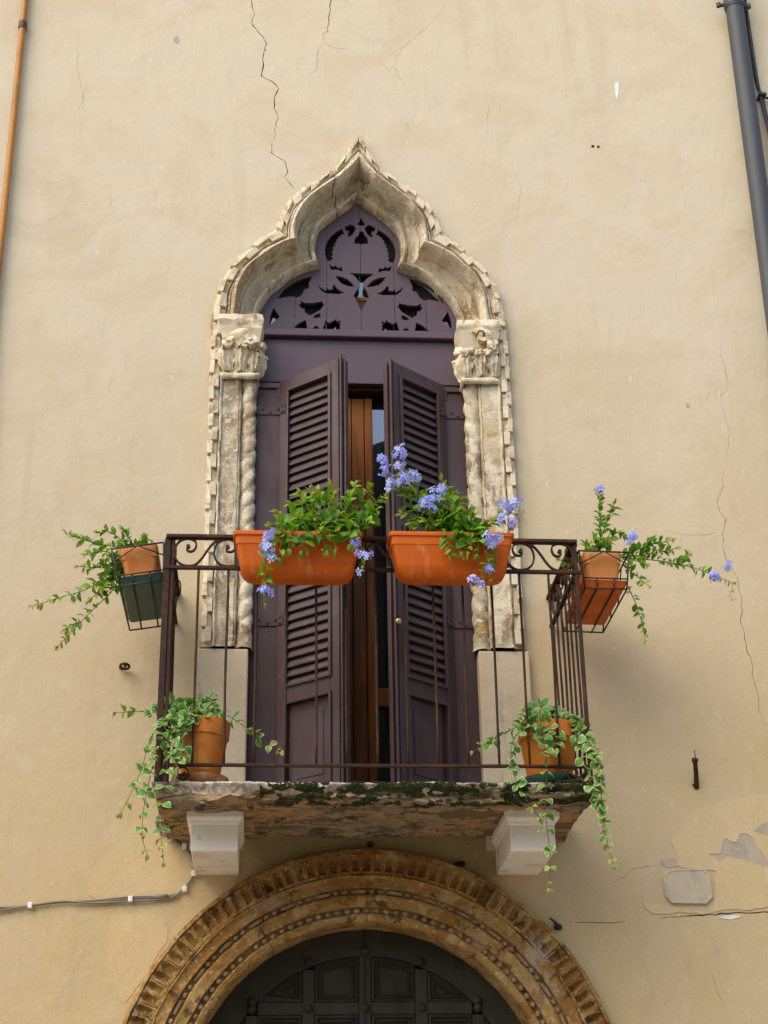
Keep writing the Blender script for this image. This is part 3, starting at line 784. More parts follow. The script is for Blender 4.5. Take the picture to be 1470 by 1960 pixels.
# ------------------------------------------------------------------ shutters
def shutter(side, hinge, free, label):
    zt, zb = 5.568, 3.350
    u = (Vector((*free, 0)) - Vector((*hinge, 0))); W = u.length; u.normalize()
    nrm = Vector((u.y, -u.x, 0))
    if nrm.y > 0: nrm = -nrm                             # outward face
    F = Matrix((u, nrm, Vector((0, 0, 1)))).transposed().to_4x4(); F.translation = Vector((*hinge, 0))
    def bx(mb, a, b, mi=0): mb.box((a[0], a[1], a[2]), (b[0], b[1], b[2]), mat=F, mi=mi)
    st, th = .058, .036
    f = MB()
    bx(f, (0, 0, zb), (st, th, zt)); bx(f, (W-st-.018, 0, zb), (W, th, zt))
    l1t, l1b, l2t, l2b, pt, pb = zt-.075, 4.765, 4.690, 3.955, 3.865, 3.455
    iu0, iu1 = st+.001, W-st-.019
    for a, b_ in ((zt-.075, zt), (4.690, 4.765), (3.865, 3.955), (zb, 3.455)):
        bx(f, (iu0, .001, a), (iu1, th-.001, b_))
    root = f.build('shutter', M['purple'], house, bevel=.003); root['label'] = label
    mo = MB()                                            # beaded frames round louvres and panel, astragal on the free edge
    for (a, b_) in ((l1b, l1t), (l2b, l2t), (pb, pt)):
        e = .012
        bx(mo, (iu0-e, th, a-e), (iu0+.004, th+.010, b_+e)); bx(mo, (iu1-.004, th, a-e), (iu1+e, th+.010, b_+e))
        bx(mo, (iu0+.0045, th+.0002, b_-.003), (iu1-.0045, th+.0095, b_+e-.0005)); bx(mo, (iu0+.0045, th+.0002, a-e+.0005), (iu1-.0045, th+.0095, a+.003))
    bx(mo, (W-.026, th, zb+.01), (W-.016, th+.008, zt-.0)); bx(mo, (W-.006, th, zb), (W+.004, th+.012, zt+.012)); bx(mo, (W+.0045, .006, zb), (W+.016, th-.006, zt-.02))
    mo.build('moulding', M['purple'], root, bevel=.0025)
    # louvre slats
    sl_ = MB(); Wd = iu1-iu0
    for (a, b_) in ((-.030, -.008),):
        pass
    prof_ = [(-.004, .024), (.004, .026), (.030, -.020), (.030, -.028), (.022, -.030)]     # (outward, up)
    ang = [(p[0], p[1]) for p in prof_]
    rows = [[Vector((uu, p[0], p[1])) for p in ang] for uu in (0, Wd)]
    sl_.grid([[r[k] for r in rows] for k in range(len(ang))], closed_v=True)
    sl_.f += [tuple(2*k for k in range(len(ang)))]; sl_.m.append(0)
    sl_.f += [tuple(2*k+1 for k in reversed(range(len(ang))))]; sl_.m.append(0)
    sme = sl_.mesh('slat', M['slat'])
    for (a, b_) in ((l1b, l1t), (l2b, l2t)):
        n_ = round((b_-a)/.0465)
        for i in range(n_):
            z = a + (b_-a)*(i+.5)/n_
            inst(sme, 'slat', root, F @ Matrix.Translation((iu0, .002, z)) @ Matrix.Rotation(R(rnd.uniform(-1.5, 1.5)), 4, 'X'))
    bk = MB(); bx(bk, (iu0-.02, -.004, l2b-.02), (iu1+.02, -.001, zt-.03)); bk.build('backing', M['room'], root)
    pn = MB(); bx(pn, (iu0+.005, .004, pb), (iu1-.005, .016, pt)); bx(pn, (iu0+.055, .0162, pb+.055), (iu1-.05, .020, pt-.05))
    pn.build('panel', M['purple'], root, bevel=.004)
    # outer leaf, flat against the jamb
    x0, x1 = sorted((side*.545, hinge[0] - side*.004*(-1) ))
    x0, x1 = sorted((side*.545, hinge[0] + side*.006))
    y0 = hinge[1] - .012
    ol = MB(); ol.box((x0, y0, zb), (x1, y0+.034, zt-.085)); ol.box((x0, y0, zt-.03), (x1, y0+.034, zt)); 
    xa, xb = (x0, x0+.032) if side > 0 else (x1-.032, x1)
    ol.box((xa, y0+.0005, zt-.0848), (xb, y0+.0335, zt-.0302)); ol.box((x0+.001, y0+.012, zt-.0846), (x1-.001, y0+.030, zt-.0304))
    lo = ol.build('outer_leaf', M['purple'], root, bevel=.003)
    cv = MB(); xc = hinge[0] + side*.002                  # double bead beside the hinge
    cv.tube([(xc, y0-.004, zb), (xc, y0-.004, zt-.002)], .008, 8); cv.tube([(xc+side*.014, y0-.002, zb), (xc+side*.014, y0-.002, zt-.004)], .006, 8)
    cv.build('hinge_bead', M['purple'], root, smooth=True)
    hin = MB()
    bol = MB(); bol.lathe([(.0001, .006), (.004, .0055), (.0068, .003), (.0075, 0)], (0, 0, 0), 8); bme = bol.mesh('bolt', M['purple'], True)
    for zc in (5.405, 4.285, 3.475):
        h = MB(); h.box((x0+.002, y0-.006, zc-.022), (x1-.004, y0-.0005, zc+.022))
        bx(h, (.006, th+.0005, zc-.026), (.040, th+.006, zc+.026))
        h.build('hinge_strap', M['purple'], root, bevel=.0015)
        k = MB(); k.tube([(hinge[0], hinge[1]-.030, zc-.030), (hinge[0], hinge[1]-.030, zc+.030)], .009, 10); k.build('hinge_pin', M['iron'], root, smooth=False)
        for i in range(4):
            xx = x0 + .02 + (x1-x0-.045)*i/3
            inst(bme, 'bolt', root, Matrix.Translation((xx, y0-.006, zc + (.008 if i % 2 else -.008))) @ Matrix.Rotation(R(90), 4, 'X'))
        for dz in (-.015, .012):
            inst(bme, 'bolt', root, F @ Matrix.Translation((.024, th+.006, zc+dz)) @ Matrix.Rotation(R(-90), 4, 'X'))
    if side > 0:
        k = MB(); c = F @ Vector((W-.010, th+.012, 4.195))
        k.lathe([(.004, -.03), (.006, -.012), (.012, -.006), (.0155, .004), (.012, .013), (.0001, .016)], (0, 0, 0), 12)
        k.v = [tuple(c + (F.to_3x3() @ Vector((p[0], p[2], p[1])))) for p in k.v]
        k.build('knob', M['brass'], root, smooth=True)
    return root
shutter(-1, (-.380, .050), (-.082, -.205), 'plum louvred shutter leaf standing ajar, behind the bushy green trough plant')
shutter(1, (.402, .055), (.106, -.190), 'plum louvred shutter leaf with a small brass knob, behind the tall blue flowers')

# ------------------------------------------------------------------ balcony slab and brackets
def slab():
    # cross-section (y, z) from wall top round the front to the wall underside
    sec = [(.30, 3.322), (-.10, 3.322), (-.30, 3.324), (-.50, 3.322), (-.60, 3.324), (-.66, 3.323), (-.692, 3.322), (-.705, 3.316), (-.708, 3.306), (-.702, 3.296), (-.694, 3.289), (-.690, 3.280), (-.690, 3.268), (-.686, 3.256), (-.676, 3.247), (-.655, 3.243), (-.62, 3.244),
           (-.57, 3.248), (-.50, 3.255), (-.42, 3.257), (-.34, 3.256), (-.25, 3.255), (-.16, 3.254), (-.08, 3.253), (0.02, 3.252), (.04, 3.252)]
    sec = [Vector((y, z, 0)) for y, z in sec]
    sec = sec[:5] + resample(sec[5:], 66)
    x0, x1 = -.895, .905
    nx = 260; rows = []
    for i in range(nx+1):
        t = i/nx; x = x0 + (x1-x0)*t; row = []
        for k, p in enumerate(sec):
            y, z = p.x, p.y
            q = Vector((x, y, z)); under = max(0, min(1, (3.292-z)/.025))
            if z < 3.296:
                nn = noise.fractal(Vector((x*2.6, y*5, 1.3)), .8, 2.1, 5)
                front = max(0, min(1, (-y-.50)/.15))
                lay = noise.fractal(Vector((x*5, y*9, z*55)), .7, 2.0, 5)
                rid = 1-abs(noise.fractal(Vector((x*10, y*24, z*30)), .8, 2.1, 4))
                z += under*(.022*nn + .014*(rid-.85) + .014*lay*(1-front) + .006)
                z -= under*front*(.030*max(0, noise.fractal(Vector((x*3.4, 7.0, 1.0)), .9, 2.0, 3)+.15) + .012*noise.noise(Vector((x*13, 3.0, 5.0))))
                y += under*front*(.040*noise.noise(Vector((x*4.5, p.y*9, 4.0))) + .022*lay + .010*noise.noise(Vector((x*30, p.y*60, 2.0))))
            else:
                z += .005*noise.noise(Vector((x*14, y*14, 0))) - (.006*max(0, noise.noise(Vector((x*38, 1.0, 6.0)))) if y < -.66 else 0)
                y += (.010*noise.noise(Vector((x*13, 2.0, z*30))) + .005*noise.noise(Vector((x*60, 2.0, z*80)))) if y < -.6 else 0
            # splayed, eroded ends
            ins = 0 if z > 3.295 else (.03*(3.30-z)/.07)
            xx = x
            if t < .12: xx += ins*(1-t/.12) + .008*noise.noise(Vector((y*12, z*30, 3)))*(1-t/.12)
            if t > .88: xx -= ins*(t-.88)/.12 + .008*noise.noise(Vector((y*12, z*30, 7)))*(t-.88)/.12
            row.append(Vector((xx, y, z)))
        rows.append(row)
    mb = MB(); ns = len(sec)
    mb.grid(rows)
    mb.m = []
    for i in range(nx):
        for j in range(ns-1):
            mb.m.append(1 if sec[j].y > 3.287 and sec[j].x < -.1 else 0)
    for e, fl in ((0, False), (nx*ns, True)):
        lp = tuple(e+k for k in range(ns)); mb.f.append(lp[::-1] if fl else lp); mb.m.append(0)
    return mb.build('balcony', [M['slab'], M['slab_edge']], house, auto=40)
balc = slab(); balc['label'] = 'rough mossy stone balcony slab under the iron railing'
for x0, x1 in ((-.744, -.552), (.574, .762)):
    mb = MB(); cm = (x0+x1)/2; h = (x1-x0)/2
    def blk(hx, yf, z): return [Vector((cm-hx, .05, z)), Vector((cm-hx, yf, z)), Vector((cm+hx, yf, z)), Vector((cm+hx, .05, z))]
    pr = [(h-.004, -.440, 3.094), (h-.001, -.452, 3.098), (h, -.455, 3.11), (h, -.455, 3.206), (h+.004, -.461, 3.208), (h+.008, -.464, 3.218), (h+.017, -.476, 3.228), (h+.020, -.480, 3.232), (h+.020, -.480, 3.275)]
    mb.grid([blk(*p) for p in pr]); mb.f.append((3, 2, 1, 0)); mb.m.append(0)
    e = (len(pr)-1)*4; mb.f.append((e, e+1, e+2, e+3)); mb.m.append(0)
    mb.build('corbel', M['corbel'], balc, bevel=.003)
# moss cushions along the front edge
def moss():
    r = random.Random(21); mb = MB()
    def blob(c, s_):
        a0 = r.uniform(0, 6)
        ring = [Vector((math.cos(a0+k*1.2566)*s_*r.uniform(.7, 1.2), math.sin(a0+k*1.2566)*s_*r.uniform(.5, .9), r.uniform(-.3, .3)*s_)) for k in range(5)]
        top = Vector((0, -.6*s_, s_*r.uniform(.5, 1.0))); bot = Vector((0, .4*s_, -s_*.6))
        vs_ = [c+p for p in ring] + [c+top, c+bot]
        mb.add(vs_, [(k, (k+1) % 5, 5) for k in range(5)] + [((k+1) % 5, k, 6) for k in range(5)])
    from mathutils.bvhtree import BVHTree
    bv = BVHTree.FromPolygons([tuple(v_.co) for v_ in balc.data.vertices], [tuple(p_.vertices) for p_ in balc.data.polygons])
    for i in range(30000):
        x = r.uniform(-.50, .895); z = r.uniform(3.20, 3.322)
        dens = noise.fractal(Vector((x*4.2, 3.1, 0)), .8, 2.0, 4)*.7 + .55 + .45*math.exp(-((x-.15)/.30)**2) - (.55 if x < -.32 else 0)
        if r.random() > dens: continue
        if noise.noise(Vector((x*10, z*22, 5.0))) + .5*noise.noise(Vector((x*33, z*60, 1.0))) < (-.05 if z > 3.25 else .02): continue
        hit = bv.ray_cast(Vector((x, -1.2, z - .25)), Vector((0, .9, .45)).normalized())
        if hit[0] is None or hit[0].y > -.52: continue
        if hit[0].y > -.63 and r.random() < .75: continue
        blob(hit[0] + hit[1]*.001, r.uniform(.0022, .0064))
    for i in range(500):
        x = r.gauss(.79, .05); blob(Vector((x, r.uniform(-.70, -.60), 3.326)), r.uniform(.003, .009))
    tag(mb.build('moss', M['moss'], balc), 'dark green moss growing on the front of the balcony slab', kind='stuff')
moss()

# ------------------------------------------------------------------ round door arch
def arch_ring(a0, a1, name, parent, label=None):
    pf = [(1.085, .02), (1.083, -.030), (1.076, -.052), (1.062, -.056), (1.058, -.040), (1.056, -.012), (.970, -.012), (.968, -.050), (.962, -.054), (.955, -.046), (.935, -.044), (.915, -.046), (.911, -.022), (.886, -.020), (.883, -.040), (.876, -.043), (.850, -.038), (.832, -.038), (.829, -.012), (.806, -.010),
          (.803, -.028), (.797, -.031), (.784, -.026), (.774, -.022), (.770, -.014), (.769, .05), (.768, .22)]
    pr2 = []
    for (r0, y0), (r1, y1) in zip(pf, pf[1:]):
        k = 3 if abs(r0-r1) > .012 else 1
        if abs(y0-y1) > .1: k = 6
        for i in range(k): pr2.append((r0+(r1-r0)*i/k, y0+(y1-y0)*i/k))
    pr2.append(pf[-1])
    n_ = max(2, int((a1-a0)/.9)); rows = []
    for i in range(n_+1):
        a = R(a0 + (a1-a0)*i/n_)
        rows.append([Vector((r*math.cos(a), y, AZ + r*math.sin(a))) for r, y in pr2])
    mb = MB(); mb.grid(rows); mb.shake(.004, 13, 3.3); mb.shake(.0022, 48, 1.1)
    o = mb.build(name, M['stone_arch'], parent, auto=50)
    if label: o['label'] = label
    return o
dsur = arch_ring(60.02, 121.45, 'door_surround', house, 'carved brown stone round arch over the dark green door')
arch_ring(0, 59.92, 'arch_stone', dsur); arch_ring(121.62, 180, 'arch_stone', dsur)
for s_ in (-1, 1):
    mb = MB(); pf = [(1.085, .02), (1.083, -.040), (1.06, -.055), (.97, -.05), (.90, -.04), (.80, -.03), (.774, -.022), (.768, .05), (.767, .22)]
    mb.grid([[Vector((s_*r, y, AZ*i/12-.0005)) for r, y in pf] for i in range(13)], flip=s_ < 0); mb.shake(.003, 10, 2.0)
    mb.build('jamb_stone', M['stone_arch'], dsur, auto=50)
# fluted niches
NF = 65; pitch = math.pi/NF
fl = MB(); rows = []
ri, ro_ = .9695, 1.0575
for i in range(9):
    t = i/8; rr = ri + (ro_-ri)*t; row = []
    for j in range(9):
        u = (j-4)/4; a = u*pitch*.5*.985
        inside = abs(u) < .74
        arch_t = .88 - .20*(u/.74)**2 if inside else 0
        y = -.050
        if inside and .14 < t < arch_t + .05:
            y = -.050 + .024*math.sqrt(max(0, 1-(u/.76)**2))
            if t > arch_t - .05: y = -.036
        if inside and t <= .14: y = -.038 - .014*math.sqrt(max(0, 1-(u/.76)**2))
        row.append(Vector((rr*math.sin(a), y, rr*math.cos(a))))
    rows.append(row)
fl.grid(rows)
edge = [Vector(p) for p in fl.v]
for idx in (list(range(0, 9)), list(range(72, 81)), list(range(0, 81, 9)), list(range(8, 81, 9))):
    b0 = len(fl.v); k = len(idx)
    fl.v += [tuple(edge[i]) for i in idx] + [(edge[i].x, -.012, edge[i].z) for i in idx]
    for q in range(k-1): fl.f.append((b0+q, b0+q+1, b0+k+q+1, b0+k+q)); fl.m.append(0)
fmes = []
for v_ in range(4):
    q = MB(); q.v = list(fl.v); q.f = list(fl.f); q.m = list(fl.m); q.shake(.0030, 55, 2.0+v_*3.1); fmes.append(q.mesh('flute', M['stone_arch'], auto=45))
ctr = Matrix.Translation((0, 0, AZ))
for i in range(NF):
    a = (i+.5)*pitch
    ad = math.degrees(a)
    if abs(ad-60) < 1.0 or abs(ad-121.5) < 1.0: continue
    inst(fmes[i % 4 if i % 7 else 2], 'flute', dsur, ctr @ Matrix.Rotation(math.pi/2 - a, 4, 'Y') @ Matrix.Rotation(R(rnd.uniform(-.08, .08)), 4, 'Y'))
bd = MB(); bd.lathe([(.0005, -.0135), (.0075, -.012), (.0125, -.006), (.0138, 0), (.0125, .006), (.0075, .012), (.0005, .0135)], (0, 0, 0), 8)
bmes = []
for v_ in range(3):
    q = MB(); q.v = list(bd.v); q.f = list(bd.f); q.m = list(bd.m); q.shake(.0022, 60, v_*2.2); bmes.append(q.mesh('bead', M['stone_bead'], True))
rl = MB(); rl.lathe([(.0005, -.038), (.006, -.0365), (.0095, -.030), (.0112, -.018), (.0118, 0), (.0112, .018), (.0095, .030), (.006, .0365), (.0005, .038)], (0, 0, 0), 8); rl.shake(.0018, 40, 1.0)
rmes = rl.mesh('reel', M['stone_bead'], True)
nb = 61
for i in range(nb):
    a = math.pi*(i+.5)/nb
    if rnd.random() < .03: continue
    s_ = rnd.uniform(.88, 1.08)
    inst(bmes[i % 3], 'bead', dsur, Matrix.Translation((.8175*math.cos(a), -.018, AZ+.8175*math.sin(a))) @ Matrix.Rotation(rnd.uniform(0, 6), 4, 'Y') @ Matrix.Diagonal((s_, s_, s_, 1)))
npd = 18
for i in range(npd):
    for k, off in enumerate((.22, .62, .86)):
        a = math.pi*(i+off)/npd
        mt = Matrix.Translation((.8985*math.cos(a), -.026, AZ+.8985*math.sin(a))) @ Matrix.Rotation(-a, 4, 'Y')
        inst(rmes if k == 0 else bmes[(i+k) % 3], 'reel' if k == 0 else 'bead', dsur, mt @ Matrix.Diagonal((.92, .92, .92, 1)))

# ------------------------------------------------------------------ dark green door
YDR = .16
mb = MB(); shape(mb, [(-.80, 0.0), (.80, 0.0)] + [(.80*math.cos(R(a)), AZ+.80*math.sin(R(a))) for a in range(0, 181, 5)], YDR+.03, YDR+.07)
door = mb.build('door', M['door'], house); door['label'] = 'dark green panelled double door under the round stone arch'
# arched head rail
hd = MB(); oa = [(.80*math.cos(R(a)), AZ+.80*math.sin(R(a))) for a in range(0, 181, 4)]; ia = [(.655*math.cos(R(a)), AZ+.655*math.sin(R(a))) for a in range(180, -1, -4)]
shape(hd, oa + ia, YDR, YDR+.0295); hd.build('head_rail', M['door'], door, bevel=.004)
sp, sw = .245, .026
cxs = [-.49, -.245, 0.0, .245, .49]; z_r = [2.555 - .26*k for k in range(10)]
def arc_z(x, r_): return AZ + math.sqrt(max(0, r_*r_-x*x))
for x in cxs:
    mb = MB(); mb.box((x-sw, YDR-.004, 0.01), (x+sw, YDR+.0292, arc_z(abs(x)+sw, .657))); mb.build('stile', M['door'], door, bevel=.004)
mb = MB(); mb.box((-.003, YDR-.0065, .01), (.003, YDR-.0042, 2.87)); mb.build('meeting_line', M['room'], door)
for z in z_r:
    for a, b_ in zip([-.70]+cxs, cxs+[.70]):
        lim = math.sqrt(max(0, .66**2-(max(z-AZ, 0)+.026)**2)) if z > AZ else .70
        x0 = max(a+sw+.0004, -lim); x1 = min(b_-sw-.0004, lim)
        if x1-x0 < .03: continue
        mb = MB(); mb.box((x0, YDR-.003, z-.026), (x1, YDR+.0290, z+.026)); mb.build('rail', M['door'], door, bevel=.004)
def clip_arc(x0, x1, z0, z1, r_):
    """cell outline clipped by the arch"""
    pts = [(x0, z0), (x1, z0)]
    xs_ = [x1 + (x0-x1)*i/10 for i in range(11)]
    for x in xs_:
        z = min(z1, arc_z(x, r_)) if abs(x) < r_ else z0
        pts.append((x, max(z, z0)))
    out = []
    for p in pts:
        if not out or (Vector(p)-Vector(out[-1])).length > .003: out.append(p)
    return out if len(out) > 2 else None
def inset(poly, d):
    n_ = len(poly); c = Vector((sum(p[0] for p in poly)/n_, sum(p[1] for p in poly)/n_)); out = []
    for i in range(n_):
        p0, p1, p2 = (Vector(poly[i-1]), Vector(poly[i]), Vector(poly[(i+1) % n_]))
        e1 = (p1-p0).normalized(); e2 = (p2-p1).normalized()
        n1 = Vector((-e1.y, e1.x)); n2 = Vector((-e2.y, e2.x)); m_ = (n1+n2)
        if m_.length < 1e-5: m_ = n1
        m_.normalize(); k = d/max(.35, m_.dot(n1)); out.append(tuple(p1+m_*k))
    return out
for zi, z in enumerate([2.555+.26]+z_r[:8]):
    zlo, zhi = z-.26+.027, z-.027 if zi else 3.0
    if zi == 0: zlo = 2.555+.027
    for a, b_ in zip([-.70]+cxs, cxs+[.70]):
        poly = clip_arc(max(a+sw, -.655) + .002, min(b_-sw, .655) - .002, zlo, zhi, .652)
        if not poly: continue
        ww = max(p[0] for p in poly)-min(p[0] for p in poly); hh = max(p[1] for p in poly)-min(p[1] for p in poly)
        if ww < .05 or hh < .05: continue
        area = sum(poly[i][0]*poly[(i+1) % len(poly)][1]-poly[(i+1) % len(poly)][0]*poly[i][1] for i in range(len(poly)))/2
        if area < .006: continue
        mb = MB(); loops = [poly, inset(poly, .010), inset(poly, .016), inset(poly, .026), inset(poly, .034)]
        ys = [YDR+.004, YDR-.002, YDR+.012, YDR+.006, YDR+.022]
        k = len(poly)
        mb.grid([[Vector((p[0], y, p[1])) for p in lp] for lp, y in zip(loops, ys)], closed_u=True)
        mb.f.append(tuple(range(4*k, 5*k))); mb.m.append(0)
        mb.build('panel', M['door'], door)
stud = MB(); stud.lathe([(.0001, .022), (.008, .020), (.015, .012), (.018, .004), (.021, .002), (.021, -.002)], (0, 0, 0), 10); sme = stud.mesh('stud', M['door'], True)
for x in cxs:
    zs_ = [arc_z(abs(x), .675)] + z_r
    for z in zs_:
        if z > arc_z(abs(x), .70): continue
        inst(sme, 'stud', door, Matrix.Translation((x, YDR-.004, z)) @ Matrix.Rotation(R(90), 4, 'X'))

# ------------------------------------------------------------------ house across the street (mirrored in the panes; height and paleness shape the wall's light)
opp = thing('house', (0, -14, 0), 'plain ochre house across the street, seen only mirrored in the panes', 'house')
mb = MB(); V, T = cdt([[(-22, 0), (22, 0), (22, 7.4), (-22, 7.4)]] + [[(x, z), (x+1.1, z), (x+1.1, z+1.9), (x, z+1.9)] for x in range(-18, 19, 4) for z in (1.0, 4.4)])
op_w = [[(x, z), (x+1.1, z), (x+1.1, z+1.9), (x, z+1.9)] for x in range(-18, 19, 4) for z in (1.0, 4.4)]
T = [t for t in T if not any(pip(cen(V, t), h) for h in op_w)]
plate(mb, V, T, -14.0, -14.4); mb.build('wall', M['house_far'], opp)
mb = MB(); mb.box((-22.2, -22, 7.41), (22.2, -13.5, 7.6)); mb.build('roof', M['collar'], opp)
for i, h in enumerate(op_w):
    mb = MB(); mb.box((h[0][0], -14.3, h[0][1]), (h[1][0], -14.25, h[2][1])); mb.build('window', M['room'], opp)

# ------------------------------------------------------------------ iron railing
RX0, RX1, RY, ZT, ZM, ZB = -.872, .888, -.660, 4.405, 4.262, 3.398
rail = thing('iron_railing', (0, RY, 3.324), 'rusty wrought iron balcony railing with scrolls and thin upright bars', 'railing')
def rbar(name, a, b, wz, wy, bev=.0015):
    mb = MB(); a, b = Vector(a), Vector(b); d = (b-a).normalized(); side = Vector((0, 0, 1)) if abs(d.z) < .5 else Vector((0, 1, 0))
    n_ = 14; pts = []
    for i in range(n_+1):
        p = a.lerp(b, i/n_); k = noise.noise(p*3.1)*.0022 if 0 < i < n_ else 0
        pts.append(p + (Vector((0, 0, k)) if abs(d.z) < .5 else Vector((k, 0, 0))))
    mb.bar(pts, wy, wz, side); return mb.build(name, M['iron'], rail, bevel=bev, seg=1)
rbar('top_rail', (RX0-.012, RY, ZT), (RX1+.010, RY, ZT), .015, .036); rbar('middle_rail', (RX0-.022, RY, ZM), (RX1+.018, RY, ZM), .015, .020)
rbar('bottom_rail', (RX0+.02, RY, ZB), (RX1+.025, RY, ZB), .012, .018)
for x in (RX0, RX1):
    rbar('side_top_rail', (x, RY+.018, ZT-.001), (x, .02, ZT-.001), .015, .034); rbar('side_middle_rail', (x, RY+.012, ZM-.001), (x, .02, ZM-.001), .015, .020)
    rbar('side_bottom_rail', (x, RY+.012, ZB-.001), (x, .02, ZB-.001), .012, .016)
# corner posts: left one broad, right one slim
mb = MB(); mb.box((RX0-.018, RY-.006, 3.322), (RX0+.008, RY+.014, ZT-.008)); mb.box((RX0+.012, RY-.002, 3.322), (RX0+.026, RY+.020, ZT-.008)); mb.build('corner_post', M['iron'], rail, bevel=.002, seg=1)
mb = MB(); mb.box((RX1-.008, RY-.006, 3.322), (RX1+.008, RY+.012, ZT-.008)); mb.build('corner_post', M['iron'], rail, bevel=.002, seg=1)
def baluster(x, y, z0=ZB, z1=ZM):
    mb = MB(); pts = []
    for i in range(9):
        t = i/8; pts.append(Vector((x + .004*noise.noise(Vector((x*7, y*7, t*2.2))), y + .004*noise.noise(Vector((x*7, y*7, 5+t*2))), z0+(z1-z0)*t)))
    mb.tube(pts, .0054, 6); mb.build('baluster', M['iron'], rail, smooth=True)
nB = 14
for i in range(1, nB): baluster(RX0+.006 + (RX1-RX0-.006)*i/nB, RY)
for x in (RX0, RX1):
    for k in range(1, 7): baluster(x, RY + .66*k/6.6)
# running scrolls between top and middle rail
SC = [(345, 250), (338, 268), (330, 280), (338, 294), (352, 301), (385, 302), (412, 287), (428, 260), (433, 230), (425, 200), (408, 182), (365, 166), (320, 166), (280, 176), (240, 200), (214, 235), (203, 270), (198, 310), (203, 350), (220, 395), (248, 425), (285, 446), (340, 458), (395, 455), (440, 436), (475, 405), (510, 362), (540, 316), (570, 272), (600, 232), (628, 205), (660, 186), (700, 175)]
def scroll_panel(p0, ex, L, flip):
    """one unit; p0 lower start, ex direction along the rail"""
    H = (ZT-.0085) - (ZM+.0085); pts = []
    for (a, b_) in SC:
        u = (a-198)/437*L; v = (458-b_)/(458-166)*H
        pts.append(Vector(p0) + Vector(ex)*u + Vector((0, 0, v + ZM + .0085)))
    pts = smooth_path(pts, 2)
    sd = Vector((0, 1, 0)) if abs(ex[0]) > .5 else Vector((1, 0, 0))
    mb = MB(); mb.bar(pts, .0075, .014, sd); mb.tube([pts[0]-sd*.009, pts[0]+sd*.009], .009, 8); mb.build('scroll', M['iron'], rail)
nS = 5; LS = (abs(RX0)-.026)/nS - .0005
for k in range(nS):
    scroll_panel((RX0+.026 + LS*k, RY, 0), (1, 0, 0), LS, False)
    scroll_panel((RX1-.010 - LS*k*(RX1/.872), RY, 0), (-1, 0, 0), LS*(RX1/.872), True)
for x in (RX0, RX1):
    for k in range(3): scroll_panel((x, RY+.03+.205*k, 0), (0, 1, 0), .20, False)
# little scrolled feet below the bottom rail
for x, s_ in ((RX0+.03, 1), (RX1-.01, -1)):
    mb = MB(); pts = []
    for i in range(40):
        t = i/39
        if t < .45: q = t/.45; pts.append(Vector((x + s_*(.0+.055*q), RY, 3.392 - .050*q**.7)))
        else:
            q = (t-.45)/.55; a = -math.pi/2 + q*1.55*2*math.pi*.82; rr = .030*(1-.72*q)
            pts.append(Vector((x + s_*(.062+.0) + s_*rr*math.cos(a)*1.0, RY, 3.368 + rr*math.sin(a))))
    mb.bar(pts, .006, .014, Vector((0, 1, 0))); mb.build('foot_scroll', M['iron'], rail)

# ------------------------------------------------------------------ window boxes on the front rail
def rrect(hx, hy, c, z, r_, n_=4):
    pts = []
    for sx, sy, a0 in ((1, 1, 0), (-1, 1, 90), (-1, -1, 180), (1, -1, 270)):
        for i in range(n_+1):
            a = R(a0 + 90*i/n_); pts.append(Vector((c[0]+sx*(hx-r_)+r_*math.cos(a), c[1]+sy*(hy-r_)+r_*math.sin(a), z)))
    return pts
def trough(x0, x1, yc, zt, label, xf=None):
    cx, hx, hy = (x0+x1)/2, (x1-x0)/2, .088; c = (cx, yc)
    t = thing('window_box', (cx, yc, zt-.225), label, 'planter', 'orange window boxes on the front rail')
    H = .200
    def T(mb):
        if xf is not None: mb.v = [tuple(xf @ Vector(p)) for p in mb.v]
        return mb
    mb = MB(); P_ = [(-.004, -.004, zt-.05), (.0, .0, zt-.004), (-.004, -.004, zt), (-.012, -.012, zt), (-.014, -.014, zt-.03), (-.016, -.016, zt-.05)]
    prof_ = [(-.036, -.030, zt-H+.055), (-.016, -.012, zt-.056), (-.012, -.0095, zt-.054), (-.009, -.007, zt-.020), (-.001, -.001, zt-.017), (.001, .001, zt-.002), (.0, .0, zt), (-.016, -.014, zt), (-.020, -.018, zt-.03), (-.05, -.035, zt-.12)]
    mb.grid([rrect(hx+a, hy+b_, c, z, .018) for a, b_, z in prof_], closed_u=True)
    T(mb).build('tub', M['orange'], t, auto=35)
    mb = MB(); prof_ = [(-.16, -.065, zt-H+.001), (-.082, -.058, zt-H+.003), (-.060, -.046, zt-H+.012), (-.044, -.034, zt-H+.030), (-.034, -.027, zt-H+.050), (-.032, -.025, zt-H+.056), (-.038, -.030, zt-H+.058)]
    g_ = [rrect(hx+a, hy+b_, c, z, .018) for a, b_, z in prof_]; mb.grid(g_, closed_u=True); n_ = len(g_[0]); mb.f.append(tuple(reversed(range(n_)))); mb.m.append(0)
    T(mb).build('tray', M['orange'], t, auto=35)
    mb = MB(); mb.add(rrect(hx-.024, hy-.022, c, zt-.035, .018), [tuple(range(20))]); T(mb).build('soil', M['soil'], t)
    for x in (x0+.012, x1-.012):                          # hooks over the rail
        mb = MB(); mb.bar([(x, yc+hy-.004, zt-.09), (x, yc+hy+.004, zt+.01), (x, yc+hy+.012, ZT+.014), (x, RY+.026, ZT+.014), (x, RY+.028, ZT-.05)], .004, .018, Vector((1, 0, 0))); T(mb).build('hook', M['iron_dark'], t)
    return t
trough(-.594, -.052, -.772, 4.352, 'orange plastic window box below the bushy green plant')
trough(.060, .594, -.772, 4.358, 'orange plastic window box below the tall blue flowers')

